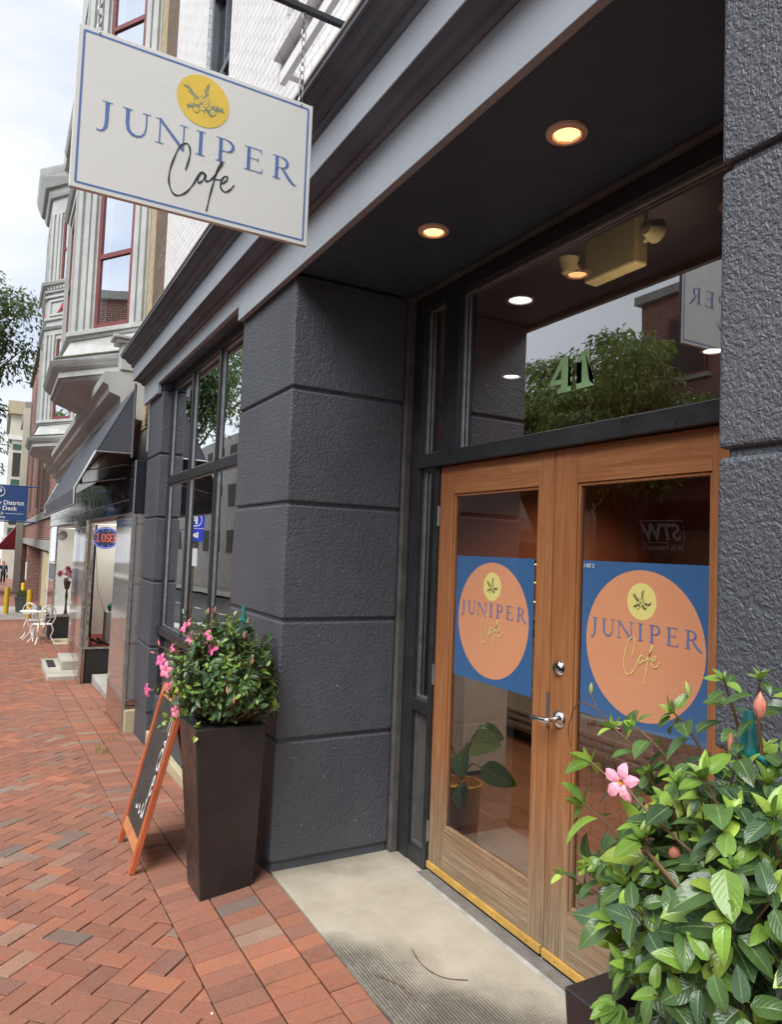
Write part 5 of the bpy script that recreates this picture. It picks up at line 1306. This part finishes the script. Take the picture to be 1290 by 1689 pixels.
# neon CLOSED
ne = thing('closed_neon_sign', 'oval blue neon sign reading CLOSED in the shoe shop window', 'neon sign', (-11.56, 1.43, 1.68))
fr = (Vector((-11.56, 1.43, 1.685)), YV, ZV)
mb = MB(); mb.shape(fr, [(.20*math.cos(k*.196), .165*math.sin(k*.196)) for k in range(32)], -.012, 0); mb.build('backing', 'navy_sign', ne)
mb = MB()
LT = {'C': [[(1, .85), (.7, 1), (.3, 1), (0, .8), (0, .2), (.3, 0), (.7, 0), (1, .15)]], 'L': [[(0, 1), (0, 0), (.9, 0)]], 'O': [[(.3, 0), (0, .2), (0, .8), (.3, 1), (.7, 1), (1, .8), (1, .2), (.7, 0), (.3, 0)]],
      'S': [[(1, .85), (.7, 1), (.25, 1), (0, .78), (.2, .55), (.8, .45), (1, .22), (.75, 0), (.3, 0), (0, .15)]], 'E': [[(.9, 1), (0, 1), (0, 0), (.9, 0)], [(0, .5), (.7, .5)]], 'D': [[(0, 0), (0, 1), (.5, 1), (.95, .7), (.95, .3), (.5, 0), (0, 0)]]}
for k, ch in enumerate('CLOSED'):
    for st in LT[ch]:
        mb.tube([fr[0]+fr[1]*(-.17+k*.0585+x*.043)+fr[2]*(-.055+y*.11)+Vector((.012, 0, 0)) for x, y in st], .0034, 6)
mb.build('letter_tube', 'neon_red', ne)
mb = MB(); mb.tube([fr[0]+fr[1]*(.185*math.cos(k*.196))+fr[2]*(.15*math.sin(k*.196))+Vector((.006, 0, 0)) for k in range(32)], .004, 6, closed=True)
for k in range(10): mb.lathe([(0, -.01), (.008, 0), (0, .01)], tuple(fr[0]+fr[1]*(.14*math.cos(k*.63))+fr[2]*(.12*math.sin(k*.63))+Vector((.008, 0, 0))), 6)
mb.build('border_tube', 'neon_blue', ne)
mb = MB(); mb.tube([(-11.56, 1.3, 1.53), (-11.58, 1.36, .9), (-11.6, 1.5, .5)], .003, 5); mb.build('power_cord', 'black_matte', ne)
# shoes on the red floor
def shoe(x, y, z, rz, label, white=True):
    t_ = thing('high_heel_shoe', label, 'shoe', (x, y, z), 'shoes in the display window', rz)
    mb = MB(); secs = [(-.11, .05, .022, .03), (-.08, .055, .027, .028), (-.03, .035, .026, .02), (.03, .012, .034, .018), (.08, .008, .038, .016), (.115, .006, .022, .010)]
    rings = []
    for (xx, zz, w, h) in secs:
        rings.append([(xx, w*math.cos(a), zz+h*(.9+math.sin(a)) if math.sin(a) > 0 else zz+h*.9+h*.9*math.sin(a)) for a in [k*math.pi/5 for k in range(10)]])
    mb.loft(rings); mb.build('upper', 'shoe_leather', t_, smooth=True, org=(0, 0, 0))
    mb = MB(); mb.tube([(-.10, 0, .05), (-.105, 0, .0)], [.014, .006], 8); mb.build('heel', 'shoe_leather', t_, org=(0, 0, 0))
    mb = MB(); mb.box(-.01, .01, -.03, .03, .045, .055); mb.build('bow', 'white_print' if white else 'shoe_leather', t_, org=(0, 0, 0))
shoe(-11.62, 1.39, .076, 2.2, 'black high heel with white bow at the left of the red display floor'); shoe(-11.60, 1.50, .076, 1.2, 'black high heel without bow at the right of the red display floor', False)
mb = MB(); mb.box(-12.0, -11.7, 1.52, 1.8, .0755, .55); settag(mb.build('display_plinth', 'white_paint', bevel=.004), 'white square plinth in the shoe display window', 'plinth')
mb = MB(); mb.lathe([(.05, .551), (.06, .60), (.075, .64), (.02, .68), (0, .70)], (-11.85, 1.62, 0), 16); settag(mb.build('shoe_bag', ['teal_metal'], smooth=True), 'small blue and black bag on the white plinth', 'bag')
# vase with pink flowers
vs_ = thing('flower_stand', 'slender twisted wooden stand holding a vase of pink flowers in the far display window', 'flower stand', (-19.05, 1.54, -.18))
mb = MB(); mb.lathe([(.05, -.18), (.03, -.1), (.02, .1), (.035, .25), (.02, .4), (.05, .42), (.085, .58), (.07, .62)], (-19.05, 1.54, 0), 14); mb.build('stand', 'vase_wood', vs_, smooth=True)
mb = MB(); random.seed(8)
for k in range(11): flower(mb, Vector((-19.05, 1.50, .78))+rv(.16)*1.0, rv()+Vector((1, 0, .3)), .085, random.choice([(.75, .2, .4), (.8, .3, .5), (.7, .1, .3)]), None)
mb.build('flower_bunch', ['petal', 'flower_throat'], vs_, recalc=False)
mb = MB(); mb.lathe([(.0, 0), (.10, .012), (.12, 0), (.10, -.012), (0, 0)], (-19.0, 1.36, 1.72), 16, 'x'); settag(mb.build('tinsel_ball', 'white_print', smooth=False), 'round pink and silver tinsel decoration in the far display window', 'decoration')

# weeds and litter
random.seed(12)
wd = MB()
for cx, cy, n_ in ((-6.9, .93, 70), (-12.0, .70, 60), (-13.6, .74, 50), (-4.75, 1.18, 10), (-7.5, 1.1, 30), (-9.2, 1.1, 25)):
    for k in range(n_):
        x, y = cx+random.gauss(0, .10), cy+random.gauss(0, .035); p_ = Vector((x, y, gz(x)-.002)); leaf(wd, p_, Vector((random.uniform(-1, 1), random.uniform(-1, 1), random.uniform(.4, 1.5))), rv(), random.uniform(.03, .06), .005, (.20, .26, .07), ns=2, nw=1)
settag(wd.build('weeds', 'leaf', recalc=False), 'tufts of grass growing in the joints of the brick sidewalk', 'weeds', kind='stuff')
def twig(P, label, nm='twig'):
    mb = MB(); mb.tube(smoothpts(P, 6), .0022, 5); settag(mb.build(nm, 'stem_brown', smooth=True), label, 'twig', 'twigs on the concrete apron')
twig([(-2.62, 1.62, .003), (-2.50, 1.60, .004), (-2.40, 1.63, .003), (-2.34, 1.71, .004)], 'thin curved twig in the middle of the concrete doorstep'); twig([(-2.52, 1.40, .003), (-2.42, 1.45, .005), (-2.32, 1.46, .003)], 'thin twig near the brick edge of the concrete doorstep')
def speck(x, y, s, label, m_='white_print', nm='petal'):
    mb = MB(); n_ = 7; P = [(x+s*math.cos(a)*random.uniform(.6, 1.1), y+s*.6*math.sin(a)*random.uniform(.6, 1.1)) for a in [k*.9 for k in range(n_)]]
    z = (0 if y > 1.33 and x > -3.5 else gz(x)); mb.prism(P, z+.002, z+.004, 'z'); settag(mb.build(nm, m_), label, 'litter', 'litter on the brick sidewalk')
speck(-2.62, .78, .008, 'pale speck of litter on the herringbone bricks left of the dark brick'); speck(-4.05, .93, .012, 'pale speck of litter beside the foot of the chalkboard'); speck(-2.65, 1.12, .008, 'pale speck of litter on the border bricks near the doorstep')
speck(-3.72, .93, .018, 'red fallen petal on the bricks left of the planter foot', 'bud_pink'); speck(-4.9, 1.22, .03, 'white scrap of paper by the kerb strip under the cafe window')
speck(-4.0, 1.03, .014, 'small brown leaf on the border bricks behind the chalkboard', 'dead_leaf')

# ------------------------------------------------------------------ cast iron bistro set
def chair(loc, rz, label):
    t_ = thing('garden_chair', label, 'chair', loc, 'white cast iron garden chairs', rz)
    o0 = (0, 0, 0)
    mb = MB(); mb.lathe([(.0, .44), (.19, .44), (.205, .435), (.19, .425), (0, .43)], o0, 24)
    mb.build('seat', 'white_paint', t_, smooth=True, org=o0)
    for sx in (-1, 1):
        for sy in (-1, 1):
            mb = MB(); mb.tube(smoothpts([(sx*.14, sy*.14, .43), (sx*.19, sy*.17, .3), (sx*.14, sy*.15, .14), (sx*.22, sy*.22, .0)], 5), [.016]*15+[.012], 8); mb.build('leg', 'white_paint', t_, smooth=True, org=o0)
    mb = MB(); mb.tube(smoothpts([(-.19, -.13, .43), (-.25, -.19, .62), (-.29, -.13, .80), (-.31, 0, .88), (-.29, .13, .80), (-.25, .19, .62), (-.19, .13, .43)], 5), .013, 8)
    mb.tube(smoothpts([(-.20, 0, .44), (-.24, -.08, .58), (-.28, 0, .72), (-.30, .07, .80), (-.31, 0, .88)], 5), .010, 6); mb.tube(smoothpts([(-.20, 0, .44), (-.24, .08, .58), (-.28, 0, .72), (-.30, -.07, .80), (-.31, 0, .88)], 5), .010, 6)
    mb.tube([(-.25, -.17, .60), (-.26, .17, .62)], .009, 6); mb.build('backrest', 'white_paint', t_, smooth=True, org=o0)
chair((-18.2, 1.0, gz(-18.2)), R(200), 'white cast iron garden chair nearest to us by the black shop bulkhead')
chair((-19.6, .92, gz(-19.6)), R(150), 'white cast iron garden chair behind the little round table')
tb = thing('garden_table', 'small round white cast iron table between the two garden chairs', 'table', (-18.9, .85, gz(-18.9)))
o0 = (0, 0, 0)
mb = MB(); mb.lathe([(0, .70), (.30, .70), (.31, .69), (.30, .68), (0, .685)], o0, 28); mb.build('tabletop', 'white_paint', tb, smooth=True, org=o0)
for k in range(3):
    a = k*2.094; mb = MB(); mb.tube(smoothpts([(.05*math.cos(a), .05*math.sin(a), .68), (.14*math.cos(a), .14*math.sin(a), .45), (.05*math.cos(a), .05*math.sin(a), .25), (.24*math.cos(a), .24*math.sin(a), 0)], 5), .014, 6); mb.build('leg', 'white_paint', tb, smooth=True, org=o0)
mb = MB(); mb.lathe([(.04, gz(-18.9)+.701), (.06, gz(-18.9)+.73), (.05, gz(-18.9)+.80), (.055, gz(-18.9)+.81)], (-19.0, .95, 0), 14)
settag(mb.build('table_pot', 'grey_pot', smooth=True), 'little dark pot standing on the white garden table', 'plant pot')

# ------------------------------------------------------------------ brick building with parking entrance
bb_ = thing('brick_building', 'red brick parking building with pale stone lintel and mural beside the driveway', 'building', (-35, 2, gz(-35)))
mb = MB(); mb.box(-49, -21.5, 1.31, 8, 1.55, 10.8); mb.build('upper_wall', 'red_brick', bb_)
bx('stone_lintel', 'stone_grey', bb_, -49, -21.5, 1.22, 1.6, 1.27, 1.55, bevel=.01)
for a, b_ in ((-49, -47.5), (-40.2, -38.6), (-27.0, -25.8)): bx('brick_pier', 'red_brick', bb_, a, b_, 1.31, 1.9, -3, 1.27)
mb = MB(); mb.box(-25.8, -21.5, 1.31, 1.9, -2, 1.27); mb.build('ground_wall', 'red_brick', bb_); mb = MB(); mb.box(-25.4, -21.9, 1.292, 1.308, -1.0, 1.2); mb.build('mural', 'mural_paint', bb_)
bx('garage_back', 'interior_dark', bb_, -47.5, -25.8, 5.9, 6.0, -3, 1.55)
for k in range(7):
    x = -46.6+k*3.5
    f_ = bx('tall_window', 'red_brick', bb_, x, x+1.7, 1.27, 1.33, 2.6, 9.4); mb = MB(); mb.box(x+.15, x+1.55, 1.255, 1.268, 2.8, 9.2); mb.build('pane', 'red_brick' if k % 2 else 'interior_dark', f_)
bx('stone_band', 'stone_grey', bb_, -49, -21.5, 1.25, 1.309, 2.25, 2.5); bx('parapet', 'stone_grey', bb_, -49, -21.5, 1.15, 1.5, 10.8, 11.2)
mb = MB(); mb.box(-38.0, -36.9, 1.22, 1.25, -.35, .45); o = mb.build('garage_notice', 'white_print'); settag(o, 'white notice board with red lettering at the parking entrance', 'sign')
mb = MB(); fr = (Vector((-36.89, 1.15, -.3)), YV, ZV)
# ------------------------------------------------------------------ bollards, planter, person
def bollard(x, y, label, h=1.0):
    z = gz(x)-.02; mb = MB(); mb.lathe([(.085, z), (.085, z+h-.02), (.075, z+h), (.0, z+h+.01)], (x, y, 0), 20); settag(mb.build('bollard', 'yellow_paint', smooth=True), label, 'bollard', 'yellow bollards by the driveway')
bollard(-30.5, .42, 'yellow bollard farthest left near the edge of the picture'); bollard(-27.3, 1.06, 'yellow bollard in front of the grey planter beside the garden chairs', 1.0); bollard(-35.5, 1.10, 'yellow bollard behind the grey planter beside the parking building')
def shrub(mb, c, rad, n_, L, pal):
    for k in range(n_):
        d = rv(); p_ = Vector(c)+Vector((d.x*rad[0], d.y*rad[1], d.z*rad[2]))*random.uniform(.5, 1); leaf(mb, p_, rv()+Vector((0, 0, .3)), d+rv(.4), L*random.uniform(.7, 1.2), L*.5, random.choice(pal), ns=2, nw=1)
gp = thing('street_planter', 'large grey square planter between two yellow bollards', 'planter', (-31.4, .93, gz(-31.4)))
x, y, z = -31.4, .93, gz(-31.4)
mb = MB(); rg = lambda hw, zz: [(x+a*hw, y+b_*hw, zz) for a, b_ in ((-1, -1), (1, -1), (1, 1), (-1, 1))]
mb.loft([rg(.17, z-.02), rg(.225, z+.52), rg(.245, z+.52), rg(.245, z+.60), rg(.20, z+.60), rg(.19, z+.5)]); mb.build('pot', 'grey_pot', gp, bevel=.008)
mb = MB(); shrub(mb, (x, y, z+.68), (.24, .24, .16), 240, .09, GR_D); settag(mb.build('shrub', 'tree_leaf', recalc=False), 'low dark green shrub filling the grey street planter', 'shrub')
# pedestrian
random.seed(2)
px, py = -62.0, .50; pz = gz(px)-.02
pe = thing('person', 'man in dark suit and light blue shirt walking towards us on the far sidewalk', 'person', (px, py, pz))
def skinned(name, verts, edges, rad, m_, parent, root=0, sub=1):
    me = bpy.data.meshes.new(name); me.from_pydata(verts, edges, []); me.materials.append(M[m_]); o = bpy.data.objects.new(name, me); S.collection.objects.link(o); o.parent = parent
    sk = o.modifiers.new('skin', 'SKIN'); sk.use_smooth_shade = True
    for v_, rr in zip(me.skin_vertices[0].data, rad): v_.radius = (rr, rr)
    me.skin_vertices[0].data[root].use_root = True
    ss = o.modifiers.new('sub', 'SUBSURF'); ss.levels = sub; ss.render_levels = sub; return o
V_ = [(0, 0, .95), (0, 0, 1.15), (0, 0, 1.38), (0, 0, 1.50), (.01, 0, 1.60), (.01, 0, 1.70), (0, -.18, 1.42), (.02, -.24, 1.14), (.10, -.25, .90), (.13, -.25, .82), (0, .18, 1.42), (-.03, .24, 1.14), (.02, .25, .90), (.03, .25, .80),
      (0, -.09, .90), (.12, -.10, .50), (.02, -.10, .09), (.16, -.10, .05), (0, .09, .90), (-.04, .10, .50), (-.20, .10, .12), (-.10, .10, .05)]
E_ = [(0, 1), (1, 2), (2, 3), (3, 4), (4, 5), (2, 6), (6, 7), (7, 8), (8, 9), (2, 10), (10, 11), (11, 12), (12, 13), (0, 14), (14, 15), (15, 16), (16, 17), (0, 18), (18, 19), (19, 20), (20, 21)]
Rr = [.13, .125, .15, .055, .095, .085, .06, .045, .032, .04, .06, .045, .032, .04, .09, .06, .04, .035, .09, .06, .04, .035]
skinned('body', V_, E_, Rr, 'skin', pe)
skinned('jacket', [(0, 0, .86), (0, 0, 1.15), (0, 0, 1.40), (0, -.19, 1.42), (.02, -.25, 1.14), (.09, -.255, .93), (0, .19, 1.42), (-.03, .25, 1.14), (.02, .255, .93)], [(0, 1), (1, 2), (2, 3), (3, 4), (4, 5), (2, 6), (6, 7), (7, 8)], [.165, .15, .165, .075, .06, .05, .075, .06, .05], 'suit_cloth', pe)
skinned('trousers', [(0, 0, .95), (0, -.09, .88), (.12, -.10, .50), (.02, -.10, .10), (0, .09, .88), (-.04, .10, .50), (-.20, .10, .13)], [(0, 1), (1, 2), (2, 3), (0, 4), (4, 5), (5, 6)], [.15, .11, .08, .06, .11, .08, .06], 'suit_cloth', pe)
o0 = (0, 0, 0)
mb = MB(); mb.prism([(-.055, 1.47), (.055, 1.47), (.045, 1.1), (0, 1.02), (-.045, 1.1)], .16, .178, 'x'); mb.build('shirt', 'shirt_cloth', pe, org=o0)
mb = MB(); mb.prism([(-.018, 1.45), (.018, 1.45), (.022, 1.15), (0, 1.1), (-.022, 1.15)], .1785, .184, 'x'); mb.build('necktie', 'navy_sign', pe, org=o0)
mb = MB(); mb.lathe([(0, 1.775), (.06, 1.765), (.09, 1.71), (.093, 1.66)], (-.01, 0, 0), 14); mb.build('hair', 'hair_grey', pe, smooth=True, org=o0)
mb = MB()
for (a, b_) in ((.10, -.10), (-.15, .10)): mb.box(a-.1, a+.17, b_-.045, b_+.045, .0, .08)
mb.build('shoes', 'shoe_leather', pe, bevel=.03, org=o0)
bg_ = thing('briefcase', 'black bag carried in the walking man left hand', 'bag', (px+.05, py+.27, pz+.45))
mb = MB(); mb.box(-.18, .18, -.05, .05, 0, .28); mb.build('case', 'shoe_leather', bg_, bevel=.03, org=o0); mb = MB(); mb.tube(smoothpts([(-.07, 0, .27), (-.05, 0, .34), (.05, 0, .34), (.07, 0, .27)], 4), .01, 6); mb.build('handle', 'shoe_leather', bg_, org=o0)

# ------------------------------------------------------------------ street signs
ps = thing('parking_blade_sign', 'navy blue hanging sign reading University District Parking Deck on a street pole', 'sign', (-16, -.9, gz(-16)))
mb = MB(); mb.cyl((-16, -.9, gz(-16)-.1), (0, 0, 1), .045, 3.9, 16); mb.build('pole', 'black_frame', ps, smooth=True)
mb = MB()
for z in (2.655, 1.945): mb.cyl((-16, -.9, z), (0, 1, 0), .014, 1.585, 10)
mb.build('support_rod', 'navy_sign', ps, smooth=True)
mb = MB(); mb.box(-16.012, -15.988, -.53, .475, 1.965, 2.64); mb.build('sign_panel', 'navy_sign', ps, bevel=.003)
mb = MB()
for (X_, dirn) in ((-15.986, 1), (-16.014, -1)):
    F_ = (Vector((X_, -.0275, 2.3)), YV*dirn, ZV)
    textmesh(mb, 'University District', F_, .118, 0, -.025, 'CENTER', .0022); textmesh(mb, 'Parking Deck', F_, .118, 0, -.135, 'CENTER', .0022); textmesh(mb, 'PARKING', F_, .06, 0, -.295, 'CENTER', .001)
    mb.tube([F_[0]+F_[1]*(.095*math.cos(k*.262))+ZV*(.225+.095*math.sin(k*.262)) for k in range(24)], .006, 4, closed=True); textmesh(mb, 'P', F_, .16, 0, .17, 'CENTER', .004)
    for s in (-1, 1): mb.ribbon(F_, [(s*.44, -.20, .007), (s*.12, -.20, .007)], .001)
    mb.ribbon(F_, [(-.10, -.20, .007), (.08, -.20, .007)], .001); mb.ribbon(F_, [(.05, -.17, .01), (.09, -.20, .01), (.05, -.23, .01)], .0015)
mb.build('lettering', 'white_print', ps, recalc=False)
pp = thing('parking_arrow_sign', 'bright blue parking sign with white arrow on a wooden post by the kerb', 'sign', (-20.4, -2.0, gz(-20.4)))
mb = MB(); mb.box(-20.45, -20.35, -2.05, -1.95, gz(-20.4)-.1, 2.7); mb.build('post', 'vase_wood', pp)
mb = MB(); mb.box(-20.34, -20.32, -2.28, -1.74, 1.70, 2.60); mb.build('sign_plate', 'bright_blue_sign', pp)
mb = MB(); F_ = (Vector((-20.318, -2.01, 2.3)), YV, ZV)
mb.tube([F_[0]+YV*(.17*math.cos(k*.262))+ZV*(.17*math.sin(k*.262)) for k in range(24)], .014, 4, closed=True); textmesh(mb, 'P', F_, .28, 0, -.10, 'CENTER', .01)
mb.ribbon(F_, [(-.26, -.23, .014), (.26, -.23, .014)], .001); mb.shape(F_, [(-.1, -.33), (.12, -.42), (-.1, -.51)], 0, .002); mb.build('lettering', 'white_print', pp, recalc=False)
mb = MB(); mb.box(-20.34, -20.325, -2.12, -1.88, 1.0, 1.5); mb.build('paper_notice', 'white_print', pp)

# ------------------------------------------------------------------ far buildings on our side
rb = thing('red_awning', 'maroon fabric awning over the pavement on the cream shop far down the street', 'awning', (-55, 1.0, .8))
mb = MB(); mb.prism([(1.32, 2.75), (.05, 1.0), (.05, .78), (.10, .78), (1.32, .78)], -56, -50.2, 'x'); mb.build('fabric', 'awning_red', rb)
mb = MB(); mb.box(-56, -50.2, .03, .045, .80, .84); mb.build('valance_edge', 'white_print', rb)
b3 = thing('cream_shop_building', 'narrow cream stone shop building behind the maroon awning', 'building', (-56, 3, gz(-56)))
bx('wall', 'cream_paint', b3, -60, -49.5, 1.33, 8, -4, 9.6); bx('cornice', 'stone_grey', b3, -60, -49.4, 1.0, 1.5, 9.6, 10.0)
for k in range(3): f_ = bx('window', 'white_paint', b3, -59+k*3.2, -57.4+k*3.2, 1.27, 1.33, 4.2, 6.8); bx('pane', 'interior_dark', f_, -58.9+k*3.2, -57.5+k*3.2, 1.25, 1.268, 4.3, 6.7)
bx('pilaster', 'cream_paint', b3, -49.8, -49.4, .95, 1.32, -2.2, 9.6)
b4 = thing('green_trim_house', 'cream corner house with dark green panels at the far end of the street', 'building', (-76, 3, gz(-76)))
bx('wall', 'cream_paint', b4, -90, -75, .42, 10, -5, 13.0); bx('roof', 'beige_stone', b4, -90.3, -74.6, .1, 10, 13.0, 14.2)
for z0 in (1.5, 6.0):
    bx('window', 'interior_dark', b4, -74.998, -74.95, .75, 1.4, z0+1.2, z0+3.4)
    for za, zb_ in ((.2, .9), (3.7, 4.2)): bx('green_panel', 'green_paint', b4, -74.998, -74.94, .7, 1.45, z0+za, z0+zb_)
for z0 in (1.3, 5.9, 10.6): bx('string_course', 'white_paint', b4, -90.1, -74.85, .25, 9, z0, z0+.25)

# ------------------------------------------------------------------ trees
def tree(loc, h, crown, n_, L, label, seed, pal, flat=1.0):
    random.seed(seed); x, y, z = loc
    t_ = thing('street_tree', label, 'tree', loc, 'leafy street trees')
    tr = MB(); th_ = h*.38; lean = Vector((random.uniform(-.15, .15), random.uniform(-.1, .1), 0))
    top = Vector((x, y, z+th_))+lean; base = Vector((x, y, z-.1)); tr.tube(smoothpts([base, (base+top)/2+Vector((.05, 0, 0)), top], 4), [.16-.006*i for i in range(9)], 10)
    cc = Vector((x, y, z+h-crown[2])); ends = []
    for k in range(34):
        d = rv(); d.z = d.z*.9+.15; e = cc+Vector((d.x*crown[0], d.y*crown[1], d.z*crown[2]))*random.uniform(.5, .95)
        mid = top.lerp(e, .45)+Vector((0, 0, .25)); P = smoothpts([top-Vector((0, 0, random.uniform(0, .6))), mid, e], 4); tr.tube(P, [.06*(1-i/len(P))+.008 for i in range(len(P))], 5, False); ends.append((e, d)); ends.append((mid.lerp(e, .6)+rv(.3), d))
    tr.build('trunk', 'bark', t_, smooth=True)
    lm = MB(); per = n_//len(ends)
    for e, d in ends:
        cr_ = random.uniform(.45, .9)*crown[0]*.42; k0 = random.uniform(.75, 1.25)
        for k in range(per):
            v_ = rv()*random.random()**.45; p_ = e+Vector((v_.x*cr_, v_.y*cr_, v_.z*cr_*.7))
            c = random.choice(pal); leaf(lm, p_, Vector((v_.x, v_.y, -.45))+rv(.6), Vector((0, 0, 1))+rv(.7), L*random.uniform(.7, 1.3), L*.42, tuple(q*k0*random.uniform(.85, 1.15) for q in c), ns=2, nw=1)
    lm.build('crown', 'tree_leaf', t_, recalc=False)
TP = [(.075, .125, .055), (.095, .15, .065), (.11, .17, .08), (.08, .13, .07)]
TP2 = [(.12, .20, .05), (.16, .25, .06), (.20, .28, .075), (.10, .17, .05)]
tree((-27, -2.5, gz(-27)), 13.0, (3.1, 3.5, 3.9), 21000, .2, 'leafy street tree at the left edge of the picture', 4, TP)
tree((-46, -2.6, gz(-46)), 10.5, (3.4, 3.0, 3.9), 12000, .26, 'street tree farther down the left kerb behind the first one', 6, TP)
tree((-12.0, -9.0, gz(-12.0)), 8.1, (2.1, 2.2, 2.9), 24000, .19, 'street tree across the road opposite the shoe shop, reflected in the transom', 14, TP2)
tree((-15.6, -9.1, gz(-15.6)), 8.2, (2.4, 2.4, 2.9), 22000, .19, 'second street tree across the road, left of the brick building', 15, TP2)
tree((-24, -9.3, gz(-24)), 8.5, (2.8, 2.8, 3.0), 12000, .24, 'third street tree across the road before the cream building', 16, TP2)

# ------------------------------------------------------------------ across the street
br2 = thing('opposite_brick_building', 'red brick building with dark windows across the street above the maroon shop sign', 'building', (-8, -14, gz(-8)))
bx('wall', 'red_brick', br2, -14.6, 6, -16, -12, 3.3, 9.1); bx('parapet', 'stone_grey', br2, -14.7, 6.1, -16, -11.8, 9.1, 9.35); bx('shopfront', 'maroon_panel', br2, -16.2, 6, -16, -12, -1.2, 3.299)
for k in range(7):
    for z0 in (4.0, 6.7):
        xx = -13.6+k*2.8; f_ = bx('window', 'maroon_panel', br2, xx, xx+1.25, -12, -11.93, z0, z0+1.75); bx('pane', 'interior_dark', f_, xx+.1, xx+1.15, -11.929, -11.92, z0+.1, z0+1.65); bx('sill', 'stone_grey', f_, xx-.1, xx+1.35, -11.99, -11.88, z0-.12, z0-.001)
for k in range(5):
    xx = -15.6+k*4.3; f_ = bx('shop_window', 'black_matte', br2, xx, xx+3.2, -11.999, -11.95, -.2, 1.75)
sg = thing('shop_signboard', 'maroon signboard reading STW 36 N. Potomac St across the street', 'sign', (-13.7, -11.9, 1.8))
mb = MB(); mb.box(-16.0, -9.5, -11.94, -11.85, 1.85, 3.2); mb.build('board', 'maroon_panel', sg)
mb = MB(); F_ = (Vector((-13.6, -11.848, 2.25)), -XV, ZV)
textmesh(mb, 'STW', F_, .62, 0, 0, 'CENTER', .02, shear=.25); textmesh(mb, '36 N. Potomac St', F_, .2, 0, -.28, 'CENTER', .004)
for P in ([(-.75, -.06), (-.68, .52), (.85, .52)], [(.75, .5), (.68, -.08), (-.2, -.08)]): mb.ribbon(F_, [(a, b_, .025) for a, b_ in P], .001)
mb.build('lettering', 'white_print', sg, recalc=False)
b5 = thing('opposite_cream_building', 'cream painted shop building with cornices across the street beyond the brick one', 'building', (-24, -14, gz(-24)))
bx('wall', 'cream_paint', b5, -32, -16.5, -16, -12.05, -1.8, 5.6); bx('cornice', 'trim_grey', b5, -32.1, -16.4, -16, -11.7, 5.6, 6.0); bx('shop_cornice', 'trim_grey', b5, -32.1, -16.4, -12.05, -11.6, 2.5, 3.0)
for k in range(5): f_ = bx('window', 'white_paint', b5, -31+k*3, -29.6+k*3, -12.05, -11.98, 3.4, 5.0); bx('pane', 'interior_dark', f_, -30.9+k*3, -29.7+k*3, -11.979, -11.97, 3.5, 4.9)
for k in range(4): bx('shop_window', 'black_matte', b5, -31.5+k*3.8, -28.4+k*3.8, -12.049, -12.0, -1.2, 2.1)
b6 = thing('opposite_grey_building', 'grey stone office block across the street far down the road', 'building', (-50, -15, gz(-50)))
bx('wall', 'stone_grey', b6, -75, -33, -18, -12.4, -4, 10)
for k in range(12): 
    for z0 in (1, 4.5, 7.5): bx('window', 'interior_dark', b6, -74+k*3.4, -72.4+k*3.4, -12.4, -12.36, z0, z0+1.7)
